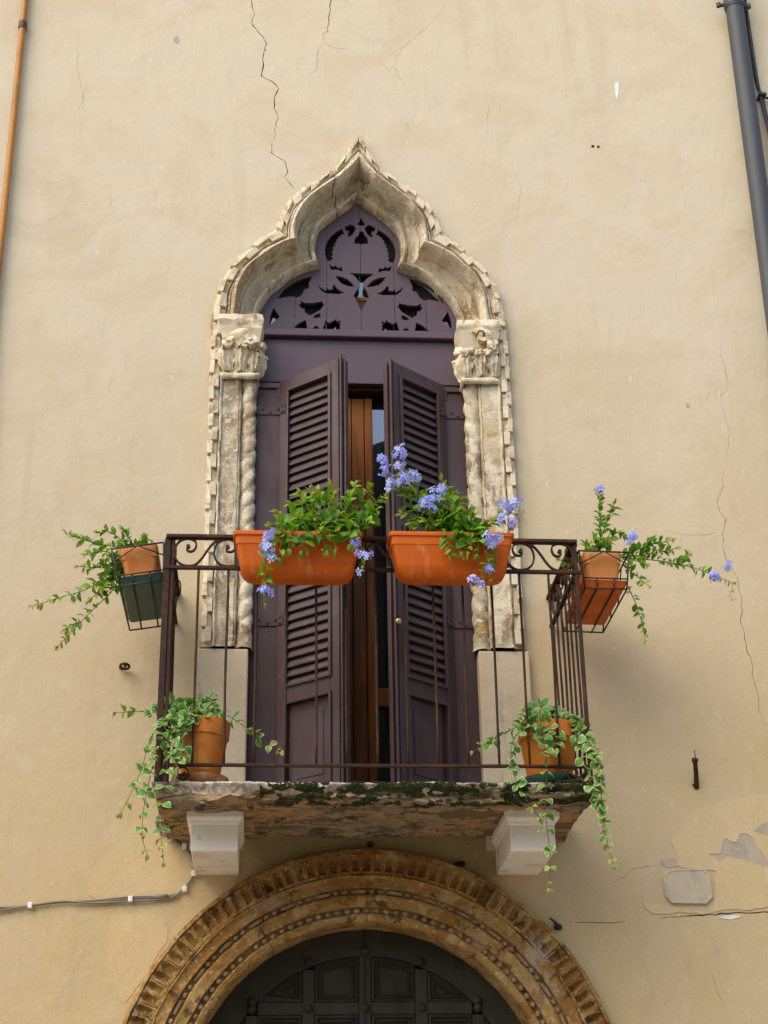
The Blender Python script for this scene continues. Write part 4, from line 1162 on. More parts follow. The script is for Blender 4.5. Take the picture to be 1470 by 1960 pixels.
# ------------------------------------------------------------------ side boxes in wire baskets
def side_box(side, tilt, tray_mat, tray_label, box_label, bas_label):
    hx, L0, L1 = .092, -.600, -.165
    cx = (RX0 - .112) if side < 0 else (RX1 + .134)
    zt, zb = 4.392, 4.222
    pv = Vector((cx, -.4, zb)); rotm = Matrix.Translation(pv) @ Matrix.Rotation(R(tilt), 4, 'Y') @ Matrix.Translation(-pv)
    yc, hy = (L0+L1)/2, (L1-L0)/2
    b_ = thing('window_box', (cx, yc, zb), box_label, 'planter', 'bleached window boxes in the side baskets')
    mb = MB(); pr = [(-.022, -.012, zb+.012), (-.010, -.006, zt-.060), (-.005, -.003, zt-.056), (.0, .0, zt-.003), (-.002, -.002, zt), (-.012, -.012, zt), (-.016, -.016, zt-.05)]
    mb.grid([rrect(hx-.006+a, hy+q, (cx, yc), z, .026) for a, q, z in pr], closed_u=True); mb.v = [tuple(rotm @ Vector(p)) for p in mb.v]; mb.build('tub', M['peach'], b_, auto=35)
    mb = MB(); mb.add(rrect(hx-.024, hy-.02, (cx, yc), zt-.02, .02), [tuple(range(20))]); mb.v = [tuple(rotm @ Vector(p)) for p in mb.v]; mb.build('soil', M['soil'], b_)
    tr_ = thing('drip_tray', (cx, yc, zb-.02), tray_label, 'tray')
    mb = MB(); h_ = .036; z0 = zb-.012
    pr = [(-.03, -.03, z0), (-.014, -.010, z0+.001), (-.006, -.004, z0+.014), (-.004, -.003, z0+.018), (-.001, -.001, z0+.022), (.004, .004, z0+h_), (-.002, -.002, z0+h_), (-.012, -.012, z0+.01)]
    g_ = [rrect(hx+.004+a, hy+.012+q, (cx, yc), z, .012) for a, q, z in pr]; mb.grid(g_, closed_u=True); mb.f.append(tuple(reversed(range(len(g_[0]))))); mb.m.append(0)
    mb.v = [tuple(rotm @ Vector(p)) for p in mb.v]; mb.build('tray_body', tray_mat, tr_, auto=35)
    # wire basket
    bs = thing('wire_basket', (cx, yc, zb-.02), bas_label, 'basket', 'wire baskets hung on the balcony sides')
    ys = (L0-.022, -.085); hb = hx+.020; zf = zb-.017; zr = zt-.012
    def wire(pts, r_=.0034, name='wire'):
        m_ = MB(); m_.tube([rotm @ Vector(p) for p in pts], r_, 6); m_.build(name, M['iron_dark'], bs, smooth=True)
    A = lambda sx, y, z, ins=0: (cx+sx*(hb-ins), y, z)
    wire([A(-1, ys[0], zr), A(1, ys[0], zr), A(1, ys[1], zr), A(-1, ys[1], zr), A(-1, ys[0], zr)], .0042, 'top_ring')
    ins = .020
    wire([A(-1, ys[0], zf, ins), A(1, ys[0], zf, ins), A(1, ys[1], zf, ins), A(-1, ys[1], zf, ins), A(-1, ys[0], zf, ins)], .004, 'bottom_ring')
    zm = zb + .030
    wire([A(-1, ys[0]-.002, zm, .015), A(1, ys[0]-.002, zm, .015)], .0036)
    for y in ys:
        for sx in (-1, 1): wire([A(sx, y, zr), A(sx, y, zf, ins)], .0038)
        wire([A(-1, y-.001, zr-.060, .006), (cx, y-.001, zr), A(1, y-.001, zr-.060, .006)], .003)
    for f in (-.34, .34): wire([(cx+f*hb*1.0, ys[0], zm), (cx+f*hb, ys[0]+.01, zf), (cx+f*hb, ys[1]+.006, zf)], .0042)
    for sx in (-1, 1):
        for y in (-.45, -.28): wire([A(sx, y, zr), A(sx, y+.02, zf, ins)], .003)
    for y in (L0+.03, -.14):                              # hooks over the side rail
        xr = RX0 if side < 0 else RX1
        m_ = MB(); m_.tube(smooth_path([rotm @ Vector(A(-side, y, zr)), Vector((xr+side*.026, y, ZT-.06)), Vector((xr+side*.024, y, ZT+.006)), Vector((xr, y, ZT+.016)), Vector((xr-side*.022, y, ZT+.004)), Vector((xr-side*.026, y, ZT-.05))], 4), .0034, 6); m_.build('hook', M['iron_dark'], bs, smooth=True)
    return cx
side_box(-1, -9, M['green_plastic'], 'dark green plastic drip tray in a wire basket', 'tilted bleached orange window box above the green tray', 'wire basket holding the tilted box and green tray')
side_box(1, 1.5, M['orange'], 'bright orange plastic drip tray in a wire basket', 'level bleached orange window box above the orange tray', 'wire basket holding the level box and orange tray')

# ------------------------------------------------------------------ round pots on the slab
def pot(cx, cy, r_, h_, lean, sau_mat, lab, slab_lab):
    z0 = 3.366
    p = thing('flower_pot', (cx, cy, z0), lab, 'pot', 'terracotta pots on the balcony floor')
    rb = r_*.72; mb = MB()
    pr = [(.001, 0), (rb*.9, 0), (rb, .004), (r_*.93, h_*.70), (r_*.95, h_*.705), (r_*.985, h_*.72), (r_*1.0, h_*.97), (r_*.985, h_), (r_*.93, h_), (r_*.91, h_*.9), (r_*.75, h_*.3)]
    mb.lathe(pr, (cx, cy, z0), 36); mb.shake(.002, 9, cx)
    lm = Matrix.Translation((cx, cy, z0)) @ Matrix.Rotation(R(lean), 4, 'Y') @ Matrix.Translation((-cx, -cy, -z0)); mb.v = [tuple(lm @ Vector(q)) for q in mb.v]
    mb.build('pot_body', M['clay'], p, auto=40)
    mb = MB(); mb.lathe([(.001, h_*.86), (r_*.915, h_*.86)], (cx, cy, z0), 24); mb.build('soil', M['soil'], p)
    s_ = MB(); s_.lathe([(.001, -.028), (rb*1.05, -.028), (rb*1.18, -.024), (rb*1.50, .006), (rb*1.52, .018), (rb*1.44, .020), (rb*1.28, .002), (.001, .002)], (cx, cy, z0-.014), 32); s_.shake(.0015, 12, cx)
    tag(s_.build('saucer', sau_mat, auto=40), slab_lab, 'saucer')
pot(-.712, -.545, .108, .246, 3, M['saucer'], 'terracotta pot on a limy saucer beside the thick corner post', 'limy terracotta saucer under the flower pot')
pot(.742, -.530, .126, .240, 0, M['green_plastic'], 'wider terracotta pot on a dark green saucer', 'dark green saucer under the wider terracotta pot')

# ------------------------------------------------------------------ pipes, cables and ironwork on the wall
dp = thing('drainpipe', (2.14, -.10, 0), 'dark grey round drainpipe running up the wall', 'drainpipe')
mb = MB(); mb.tube([(2.135, -.095, 0), (2.140, -.095, 6), (2.150, -.095, 8.02)], .051, 24); mb.build('pipe', M['drain'], dp, auto=50)
mb = MB(); mb.tube([(2.150, -.095, 7.985), (2.151, -.095, 12.9)], .0555, 24); mb.build('socket_pipe', M['drain'], dp, auto=50)
for z in (8.02, 5.0, 2.0):
    mb = MB(); mb.tube([(2.15, -.095, z-.022), (2.15, -.095, z+.022)], .0585, 24)
    for s_ in (-1, 1): mb.tube([(2.15+s_*.060, -.085, z), (2.15+s_*.090, -.085, z)], .011, 8); mb.lathe([(.001, -.012), (.013, -.012), (.013, .012), (.001, .012)], (2.15+s_*.088, -.085, z), 8)
    mb.tube([(2.15, -.04, z), (2.15, .02, z)], .012, 8); mb.build('bracket', M['drain'], dp, auto=40)
dc = thing('cable_run', (2.26, -.03, 3), 'pair of black cables clipped up the wall beside the grey drainpipe', 'cable')
for k, pts in enumerate(([(2.215, -.035, 12), (2.225, -.035, 8.0), (2.262, -.03, 7.4), (2.285, -.03, 7.05), (2.290, -.03, 6.6), (2.282, -.03, 6.2), (2.28, -.03, 5.5), (2.28, -.03, 0)],
                         [(2.225, -.05, 12), (2.235, -.05, 8.0), (2.250, -.04, 7.4), (2.270, -.045, 7.1), (2.272, -.04, 6.7), (2.294, -.03, 6.2), (2.292, -.03, 5.5), (2.292, -.03, 0)])):
    mb = MB(); mb.tube(smooth_path(pts, 6), .0095, 8); mb.build('cable', M['black_cable'], dc, smooth=True)
for z in (7.42, 6.86, 6.2, 5.2):
    mb = MB(); xx = 2.258 if z > 7.2 else 2.285
    mb.box((xx-.022, -.060, z-.009), (xx+.022, -.001, z+.009)); mb.tube([(xx+.026, -.02, z), (xx+.045, -.02, z)], .008, 8); mb.build('clip', M['black_cable'], dc, bevel=.003)
cp = thing('thin_pipe', (-1.83, -.03, 0), 'thin ochre brown pipe running up the wall by the roofward corner', 'pipe')
cp['label'] = 'thin ochre brown pipe with a dark collar running up the wall'
mb = MB(); pts = [Vector((-1.838+.006*noise.noise(Vector((z*.8, 0, 0))), -.030, z)) for z in [i*.5 for i in range(26)]]; mb.tube(pts, .0185, 12); mb.build('pipe', M['copper'], cp, smooth=True)
for z in (7.74, 5.2, 2.6):
    mb = MB(); mb.tube([(-1.838, -.030, z-.022), (-1.838, -.030, z+.022)], .0235, 14); mb.tube([(-1.838, -.01, z), (-1.838, .02, z)], .008, 6); mb.build('collar', M['collar'], cp, auto=40)

cb = thing('cable_run', (-.95, -.012, 3.0), 'grey twin cable clipped along the wall and looping up to the balcony bracket', 'cable')
wirepts = [(-60, 1742), (0, 1738), (58, 1733), (120, 1727), (180, 1727), (250, 1720), (320, 1716), (348, 1704), (368, 1680), (372, 1655), (366, 1634), (352, 1618), (330, 1606), (316, 1600), (303, 1586), (299, 1570), (306, 1558), (316, 1548)]
for k, (dy, dd) in enumerate(((0, 0), (5, .004), (-4, .002))):
    mb = MB(); r2 = random.Random(k+3)
    P3 = [at(a + r2.uniform(-1, 1), b + dy*(.35+.65*math.sin(i*1.3+k)) , -.010-dd) for i, (a, b) in enumerate(wirepts)]
    if k == 2: P3 = P3[:7]
    mb.tube(smooth_path(P3, 5), .0044 if k < 2 else .0034, 7); mb.build('cable', M['cable'], cb, smooth=True)
for a, b in ((58, 1733), (250, 1721), (354, 1702), (371, 1672), (353, 1620), (326, 1604)):
    c = at(a, b, -.012); mb = MB(); mb.box((c.x-.010, -.024, c.z-.013), (c.x+.010, -.001, c.z+.013)); mb.build('clip', M['clip'], cb, bevel=.004)
cc = at(308, 1717, -.014); mb = MB(); mb.tube([(cc.x-.03, -.014, cc.z), (cc.x+.03, -.014, cc.z+.004)], [.008, .010], 8); mb.build('splice', M['cable'], cb, smooth=True)

# stone plaque
c0 = at(1316, 1697); hw, hh, ch = .108, .076, .030
oct_ = [(-hw+ch, -hh), (hw-ch, -hh), (hw, -hh+ch), (hw, hh-ch), (hw-ch, hh), (-hw+ch, hh), (-hw, hh-ch), (-hw, -hh+ch)]
mb = MB(); lo_ = [[Vector((c0.x+x*k, y, c0.z+z*k)) for x, z in oct_] for k, y in ((1.0, 0.0), (1.0, -.010), (.98, -.014), (.90, -.0145), (.885, -.012))]
mb.grid(lo_, closed_u=True); mb.f.append(tuple(range(32, 40))); mb.m.append(0); mb.shake(.007, 16, 4)
tag(mb.build('stone_plaque', M['plaque'], auto=35), 'worn blank octagonal stone plaque set in the wall', 'plaque')
# iron odds and ends
def iron_thing(name, label, cat, parts):
    mb = MB(); parts(mb); return tag(mb.build(name, M['iron'], auto=50), label, cat)
c1 = at(240, 1281)
def f1(mb):
    pts = [Vector((c1.x + .020*math.cos(a), -.040 + .026*math.sin(a), c1.z - .004*math.sin(a))) for a in [i*2*math.pi/16 for i in range(17)]]
    mb.tube(pts, .0062, 7); mb.tube([(c1.x-.02, -.03, c1.z+.004), (c1.x-.026, .01, c1.z+.008)], .006, 6); mb.tube([(c1.x+.004, -.062, c1.z-.004), (c1.x+.002, -.066, c1.z-.022)], [.008, .005], 6)
iron_thing('iron_ring', 'small rusty iron ring fixed in the plaster', 'ring', f1)
def f2(mb):
    a = at(1333, 1507, .0); b = at(1330, 1455, -.085)
    mb.tube([a+Vector((0, .02, 0)), a, a.lerp(b, .5)+Vector((.002, 0, .003)), b], [.013, .0125, .011, .0105], 7); mb.tube([b-Vector((0, -.004, .006)), b+Vector((0, -.004, .006))], .015, 7)
    mb.tube([b, b+Vector((.004, 0, .020)), b+Vector((.002, .002, .048))], .002, 5)
    mb.tube([a+Vector((-.010, -.006, .004)), a+Vector((-.020, -.014, .010))], .004, 5)
iron_thing('iron_stake', 'stub of rusty iron bar sticking out of the wall', 'iron bar', f2)
def f3(mb):
    a = at(1062, 1773, .0); mb.tube([a+Vector((.016, .01, 0)), a+Vector((.010, -.02, -.002)), a+Vector((-.010, -.03, .018)), a+Vector((-.026, -.032, .030))], [.013, .011, .005, .004], 7)
    mb.lathe([(.001, -.014), (.016, -.010), (.019, 0), (.014, .010), (.001, .013)], (a.x+.012, -.008, a.z-.004), 9)
iron_thing('iron_spike', 'small black iron spike beside the edge of the door arch', 'spike', f3)
def f4(mb):
    a = at(709, 1617, .0); mb.lathe([(.001, -.010), (.013, -.007), (.016, 0), (.012, .008), (.001, .010)], (a.x, -.012, a.z), 9); mb.tube([a+Vector((-.014, -.016, -.008)), a+Vector((.010, -.012, .006))], .008, 6)
iron_thing('iron_stub', 'dark iron stub above the crown of the door arch', 'iron stub', f4)
def f5(mb):
    a = at(880, 1655, .0)
    mb.lathe([(.001, -.010), (.02, -.008), (.026, 0), (.018, .009), (.001, .012)], (a.x, -.008, a.z), 10); mb.shake(.006, 30, 2)
tag((lambda mb: (f5(mb), mb.build('mortar_lump', M['iron_dark'], auto=50))[1])(MB()), 'blackened lump of mortar on top of the door arch', 'mortar lump')

# ------------------------------------------------------------------ plants
def leaf_mesh(name, mats, L=1.0, W=.42, fold=.18, curl=.22, round_=1.0, rim=False):
    """one leaf along +X, tip at L, face up +Z"""
    mb = MB(); n_ = 6; rows = []
    us = (-1, -.74, 0, .74, 1) if rim else (-1, -.5, 0, .5, 1)
    for i in range(n_+1):
        t = i/n_
        wd = W*math.sin(min(1, t**(.75*round_))*math.pi)**.8*(.65+.7*t)*.5 if 0 < t < 1 else .004
        z0 = -curl*t*t + .10*math.sin(t*math.pi)
        scal = 1 + (.10*math.sin(t*math.pi*9) if rim else 0)
        rows.append([Vector((t*L, u*wd*scal, z0 + fold*abs(u)*wd + (.02*math.sin(t*9+u*3)))) for u in us])
    mb.grid(rows)
    if rim:
        mb.m = []
        for i in range(n_):
            for j in range(4): mb.m.append(1 if j in (0, 3) else 0)
    return mb.mesh(name, mats, True)
LEAF = [leaf_mesh('leaf', M['leaf'], W=.52, fold=f, curl=c) for f, c in ((.2, .15), (.35, .35), (.1, .05), (.3, -.15))]
YOUNG = [leaf_mesh('leaf', M['leaf_young'], W=.42, fold=f, curl=c) for f, c in ((.3, .1), (.4, .3))]
MINT = [leaf_mesh('leaf', [M['leaf_mint'], M['leaf_rim']], W=.86, fold=f, curl=c, round_=1.0, rim=True) for f, c in ((.12, .15), (.2, .3), (.05, -.1))]
MINTY = [leaf_mesh('leaf', [M['leaf_mint_young'], M['leaf_rim']], W=.7, fold=.25, curl=.2, rim=True)]
def flower_mesh(mat, seed):
    r = random.Random(seed); mb = MB()
    for k in range(5):
        a = 2*math.pi*k/5 + r.uniform(-.15, .15); d = Vector((math.cos(a), math.sin(a), 0)); s_ = Vector((-d.y, d.x, 0)); w_ = r.uniform(.30, .38); dr = r.uniform(-.05, .22)
        P_ = [Vector((0, 0, 0)) + d*.05, d*.5 + s_*w_*.75 + Vector((0, 0, .10)), d*.95 + s_*w_*.62 + Vector((0, 0, .10-dr)), d*1.02 + Vector((0, 0, .06-dr)), d*.95 - s_*w_*.62 + Vector((0, 0, .10-dr)), d*.5 - s_*w_*.75 + Vector((0, 0, .10)), d*.55 + Vector((0, 0, .02))]
        mb.add(P_, [(0, 6, 1), (1, 6, 2), (2, 6, 3), (3, 6, 4), (4, 6, 5), (5, 6, 0)])
    mb.tube([Vector((0, 0, .02)), Vector((.05, 0, -1.0)), Vector((.12, .05, -1.7))], [.09, .06, .08], 5)
    return mb.mesh('flower', mat, True)
FLO = [flower_mesh(M['petal'], 1), flower_mesh(M['petal'], 2), flower_mesh(M['petal_pale'], 3), flower_mesh(M['petal'], 4)]
dm = MB(); dm.tube([Vector((0, 0, 0)), Vector((.1, 0, .5)), Vector((.02, .06, 1.0))], [.04, .07, .015], 4); DRY = dm.mesh('dry_calyx', M['dry'])

def frame(d, up, roll=0.0):
    d = d.normalized(); s_ = up.cross(d)
    if s_.length < 1e-4: s_ = d.orthogonal()
    s_.normalize(); u = d.cross(s_)
    return Matrix((d, s_, u)).transposed().to_4x4() @ Matrix.Rotation(roll, 4, 'X')

class Plant:
    def __init__(s, name, loc, label, cat, group, seed):
        s.o = thing(name, loc, label, cat, group); s.r = random.Random(seed); s.nl = 0; s.nf = 0
        s.stems = MB(); s.q = []
    def rv(s, k=1.0):
        return Vector((s.r.uniform(-1, 1), s.r.uniform(-1, 1), s.r.uniform(-1, 1)))*k
    def leaf(s, p, d, size, pool, up=None):
        s.nl += 1
        u = up if up is not None else (Vector((0, -.75, .75)) + s.rv(.55)).normalized()
        sc = size*s.r.uniform(.75, 1.25)
        me = s.r.choice(pool); mt = Matrix.Translation(p) @ frame(d, u, s.r.uniform(-.5, .5)) @ Matrix.Diagonal((sc, sc*s.r.uniform(.85, 1.15), sc, 1))
        s.q.append((sc, me, mt))
    def stem(s, pts, r0=.0026, r1=.0014, sub=5):
        q = smooth_path(pts, sub); n_ = len(q)
        s.stems.tube(q, [r0+(r1-r0)*i/(n_-1) for i in range(n_)], 5); return q
    def leafy(s, q, size, step, pool, t0=0.0, spread=.9, young=None, pairs=False, tip=True, ends=None):
        d_acc = 0; L = sum((b-a).length for a, b in zip(q, q[1:])); run = 0; k = 0; nxt = L*t0
        for a, b in zip(q, q[1:]):
            seg = (b-a).length
            while run+seg >= nxt and nxt <= L:
                p = a.lerp(b, max(0, min(1, (nxt-run)/max(seg, 1e-6)))); d = (b-a).normalized(); tt = nxt/L
                pl = young if (young and tt > .82) else pool
                sz = size*(1.0 if tt < .75 else 1.0-.45*(tt-.75)/.25)
                base = s.rv(1.0); base -= d*base.dot(d)
                if base.length < .1: base = d.orthogonal()
                base.normalize()
                dirs = [base, -base] if pairs else [base]
                if not pairs and s.r.random() < .55: dirs.append((base*-.6 + s.rv(.5)))
                for e in dirs:
                    s.leaf(p, (d*(1-spread*.6) + e*spread + Vector((0, -.15, .05))), sz, pl)
                nxt += step*(s.r.uniform(.5, 1.7) if pairs else s.r.uniform(.75, 1.3)); k += 1
            run += seg
        if tip:
            for _ in range(3): s.leaf(q[-1], (q[-1]-q[-2]).normalized() + s.rv(.5), size*.6, young or pool)
    def cluster(s, c, rad, n_, size=.0135, out=Vector((0, -1, .25)), dry=0):
        for i in range(n_):
            if s.nf >= 290: return
            s.nf += 1
            e = (s.rv(1.0) + out*.55); e.normalize()
            p = c + Vector((e.x*rad, e.y*rad*.8, e.z*rad))*s.r.uniform(.35, 1.25)
            zax = (e + s.rv(.35)).normalized(); x = zax.orthogonal().normalized(); y = zax.cross(x)
            sc = 1.18*size*s.r.uniform(.7, 1.15)
            inst(s.r.choice(FLO), 'flower', s.o, Matrix.Translation(p) @ Matrix((x, y, zax)).transposed().to_4x4() @ Matrix.Rotation(s.r.uniform(0, 6), 4, 'Z') @ Matrix.Diagonal((sc, sc, sc, 1)))
        for i in range(dry):
            d = (s.rv(1) + Vector((0, -.3, -.4))).normalized(); x = d.orthogonal().normalized()
            inst(DRY, 'dry_calyx', s.o, Matrix.Translation(c + s.rv(rad*.7)) @ Matrix((x, d.cross(x), d)).transposed().to_4x4() @ Matrix.Diagonal((.018, .018, .022, 1)))
    def done(s, mat):
        s.stems.build('stem', mat, s.o, smooth=True)
        s.q.sort(key=lambda e: -e[0])                     # the largest leaves singly, the rest as one foliage mass
        for sc, me, mt in s.q[:298]: inst(me, 'leaf', s.o, mt)
        rest = s.q[298:]
        if not rest: return
        by = {}
        for sc, me, mt in rest: by.setdefault(tuple(m_.name for m_ in me.materials), []).append((me, mt))
        for names, L in by.items():
            mb = MB()
            for me, mt in L:
                b0 = len(mb.v); mb.v += [tuple(mt @ v_.co) for v_ in me.vertices]
                for pl in me.polygons: mb.f.append(tuple(i + b0 for i in pl.vertices)); mb.m.append(pl.material_index)
            tag(mb.build('foliage', [bpy.data.materials[k] for k in names], s.o, smooth=True), kind='stuff')

G1 = 'blue flowering plumbago plants in the window boxes'
# bushy plant in the box nearer the thick corner post
p = Plant('plumbago_plant', (-.31, -.772, 4.32), 'bushy leafy green plant with a few trailing blue flowers over its box', 'plant', G1, 101)
tips = [((520, 1003), -.80), ((533, 985), -.76), ((556, 965), -.74), ((575, 947), -.78), ((594, 938), -.72), ((612, 944), -.80), ((633, 930), -.76), ((640, 955), -.82), ((662, 960), -.74), ((680, 930), -.78), ((706, 935), -.76), ((736, 950), -.80), ((722, 975), -.84), ((704, 1003), -.86), ((668, 1000), -.86), ((600, 985), -.84), ((570, 990), -.85), ((545, 1020), -.86), ((620, 1005), -.87), ((650, 985), -.84)]
for (a, b), y in tips:
    bx_ = 560 + (a-520)/216*110 + p.r.uniform(-12, 12); b0 = at(bx_, 1042, -.772)
    e = at(a, b, y); m_ = b0.lerp(e, .5) + Vector((0, p.r.uniform(-.03, .02), .03))
    q = p.stem([b0, m_, e]); p.leafy(q, .062, .019, LEAF, .25, .95, YOUNG)
for (a, b) in ((560, 1030), (585, 1035), (612, 1030), (640, 1035), (665, 1025), (545, 1040)):  # skirt over the rim
    b0 = at(a, 1020, -.80); e = at(a + p.r.uniform(-15, 15), b + p.r.uniform(10, 28), -.885); q = p.stem([b0, b0.lerp(e, .5)+Vector((0, -.03, .02)), e]); p.leafy(q, .058, .020, LEAF, .2, .8, YOUNG)
q = p.stem([at(560, 1030, -.79), at(530, 1022, -.86), at(514, 1045, -.885), at(508, 1080, -.89), at(508, 1112, -.89), at(512, 1135, -.885)]); p.leafy(q, .044, .017, LEAF, .15, .9, YOUNG)
q = p.stem([at(508, 1112, -.89), at(505, 1140, -.888), at(506, 1160, -.886)]); p.leafy(q, .024, .02, YOUNG, .3, .6)
for (a, b, n_, rd) in ((514, 1026, 13, .034), (507, 1040, 5, .02), (513, 1056, 14, .034), (522, 1070, 6, .02), (509, 1134, 9, .026)): p.cluster(at(a, b, -.90), rd, n_, .0150, dry=1)
q = p.stem([at(655, 1025, -.80), at(680, 1030, -.87), at(692, 1050, -.88), at(694, 1082, -.88)]); p.leafy(q, .030, .026, LEAF, .1, .8, YOUNG)
for (a, b, n_, rd) in ((683, 1038, 8, .022), (692, 1062, 5, .02), (703, 1066, 6, .022), (688, 1094, 2, .008)): p.cluster(at(a, b, -.895), rd, n_, .0145, dry=1)
for (a, b) in ((733, 950), (728, 960), (640, 935), (690, 1075)): p.cluster(at(a, b, -.80), .02, 0, dry=5)
p.done(M['stem'])

# taller one
p = Plant('plumbago_plant', (.33, -.772, 4.32), 'tall green plant with many pale blue flower clusters', 'plant', G1, 202)
tips = [((775, 905), -.76), ((745, 905), -.78), ((790, 940), -.80), ((820, 960), -.82), ((845, 918), -.74), ((852, 935), -.80), ((870, 950), -.78), ((895, 965), -.80), ((905, 990), -.84), ((880, 1000), -.86), ((845, 1000), -.86), ((815, 1000), -.84), ((790, 1005), -.82), ((770, 985), -.80), ((930, 1000), -.82), ((952, 985), -.82), ((860, 975), -.84), ((830, 985), -.86), ((925, 1030), -.87), ((905, 1020), -.87)]
for i, ((a, b), y) in enumerate(tips):
    bx_ = 840 + (a-745)/200*70 + p.r.uniform(-12, 12); b0 = at(bx_, 1042, -.772); e = at(a, b, y); m_ = b0.lerp(e, .5) + Vector((0, p.r.uniform(-.03, .02), .025))
    q = p.stem([b0, m_, e]); p.leafy(q, .060, .030 if i < 2 else .018, LEAF, .35 if i < 2 else .25, .95, YOUNG)
for (a, b) in ((850, 1030), (875, 1030), (900, 1038), (925, 1040)):
    b0 = at(a, 1022, -.80); e = at(a + p.r.uniform(-15, 15), b + p.r.uniform(12, 34), -.885); q = p.stem([b0, b0.lerp(e, .5)+Vector((0, -.03, .02)), e]); p.leafy(q, .052, .018, LEAF, .2, .8, YOUNG)
q = p.stem([at(905, 1025, -.80), at(928, 1030, -.87), at(940, 1060, -.885), at(930, 1085, -.885), at(915, 1112, -.885)]); p.leafy(q, .034, .020, LEAF, .1, .85, YOUNG)
q = p.stem([at(925, 1030, -.85), at(945, 1070, -.89), at(940, 1110, -.885)]); p.leafy(q, .030, .022, LEAF, .1, .85, YOUNG)
q = p.stem([at(900, 1020, -.80), at(945, 1000, -.84), at(972, 985, -.86)]); p.leafy(q, .045, .03, LEAF, .4, .9)
for (a, b, n_, rd, y) in ((733, 884, 13, .032, -.80), (735, 900, 7, .026, -.80), (768, 866, 16, .036, -.80), (762, 890, 8, .03, -.80), (752, 925, 9, .032, -.82), (775, 918, 14, .040, -.82), (795, 915, 8, .030, -.82), (745, 935, 4, .018, -.80),
                       (815, 965, 14, .036, -.86), (835, 950, 13, .036, -.86), (845, 935, 5, .02, -.85), (828, 975, 5, .02, -.86), (968, 972, 12, .034, -.87), (988, 968, 9, .030, -.87), (962, 995, 8, .030, -.87), (980, 1002, 6, .022, -.87),
                       (932, 1030, 9, .026, -.90), (948, 1032, 8, .026, -.90), (938, 1044, 4, .018, -.90), (936, 1090, 7, .024, -.90), (908, 1112, 9, .026, -.90), (920, 1120, 4, .016, -.90)): p.cluster(at(a, b, y), rd, n_, .0150, dry=1)
for (a, b) in ((770, 905), (765, 925), (995, 985), (935, 1105)): p.cluster(at(a, b, -.84), .03, 0, dry=6)
p.done(M['stem'])

# straggly plant above the green tray
p = Plant('plumbago_plant', (RX0-.12, -.38, 4.37), 'straggly flowerless green plant sprawling out of the tilted box', 'plant', G1, 303)
def sprawl(p, pts, y0, y1, size, step, t0=.1):
    n_ = len(pts); q = p.stem([at(a, b, y0+(y1-y0)*i/(n_-1)) for i, (a, b) in enumerate(pts)]); p.leafy(q, size*1.22, step*.72, LEAF, t0, .85, YOUNG); return q
for pts, sz, st in (([(262, 1062), (225, 1048), (185, 1040), (150, 1030), (127, 1020)], .036, .024), ([(270, 1058), (250, 1035), (235, 1012)], .036, .022), ([(255, 1055), (215, 1020), (190, 1020)], .034, .022), ([(285, 1055), (280, 1040), (278, 1030)], .040, .020), ([(265, 1058), (240, 1050), (205, 1068)], .038, .02),
                    ([(250, 1066), (210, 1085), (180, 1086), (152, 1084)], .036, .022), ([(245, 1070), (200, 1105), (165, 1128), (120, 1142), (62, 1160)], .036, .026), ([(245, 1075), (215, 1130), (185, 1160), (150, 1195), (112, 1236)], .032, .030), ([(240, 1065), (210, 1110), (195, 1130)], .040, .020), ([(155, 1190), (130, 1200), (128, 1215)], .024, .02), ([(235, 1080), (200, 1120), (170, 1150)], .034, .024), ([(230, 1062), (195, 1055), (165, 1062)], .032, .022)):
    sprawl(p, pts, -.48, -.60, sz, st)
for a, b in ((140, 1030), (70, 1160), (115, 1240), (165, 1030)): p.cluster(at(a, b, -.6), .016, 0, dry=4)
p.done(M['stem'])
p = Plant('plumbago_plant', (RX1+.13, -.38, 4.37), 'straggly green plant with few blue flowers and one long sideways branch', 'plant', G1, 404)
for pts, sz, st in (([(1148, 1062), (1150, 1030), (1148, 990), (1147, 945)], .034, .017), ([(1150, 1030), (1165, 990), (1175, 965)], .036, .020), ([(1155, 1050), (1180, 1020), (1205, 1035)], .030, .020), ([(1135, 1062), (1125, 1050), (1118, 1042)], .034, .018), ([(1165, 1062), (1160, 1046), (1162, 1036)], .036, .018), ([(1150, 1060), (1140, 1040), (1140, 1030)], .036, .018),
                    ([(1185, 1065), (1215, 1055), (1250, 1040), (1285, 1035)], .038, .018), ([(1185, 1068), (1230, 1062), (1270, 1055), (1292, 1050)], .036, .020), ([(1190, 1070), (1250, 1072), (1310, 1082), (1360, 1098), (1402, 1116)], .030, .026), ([(1190, 1080), (1215, 1100), (1242, 1122)], .028, .024), ([(1195, 1112), (1215, 1150), (1228, 1190), (1235, 1225)], .028, .030), ([(1180, 1066), (1205, 1070), (1235, 1080)], .036, .020), ([(1305, 1078), (1310, 1065), (1322, 1062)], .028, .018), ([(1145, 1064), (1110, 1072), (1085, 1076), (1070, 1070)], .028, .02)):
    sprawl(p, pts, -.48, -.60, sz, st)
for (a, b, n_, rd) in ((1147, 937, 7, .018), (1212, 1028, 7, .018), (1204, 1038, 4, .016), (1370, 1104, 9, .024), (1392, 1086, 8, .024), (1362, 1110, 3, .014)): p.cluster(at(a, b, -.61), rd, n_, .0145, dry=1)
for a, b in ((1285, 1035), (1280, 1042), (1400, 1135), (1402, 1145), (1398, 1125)): p.cluster(at(a, b, -.6), .018, 0, dry=5)
p.done(M['stem'])

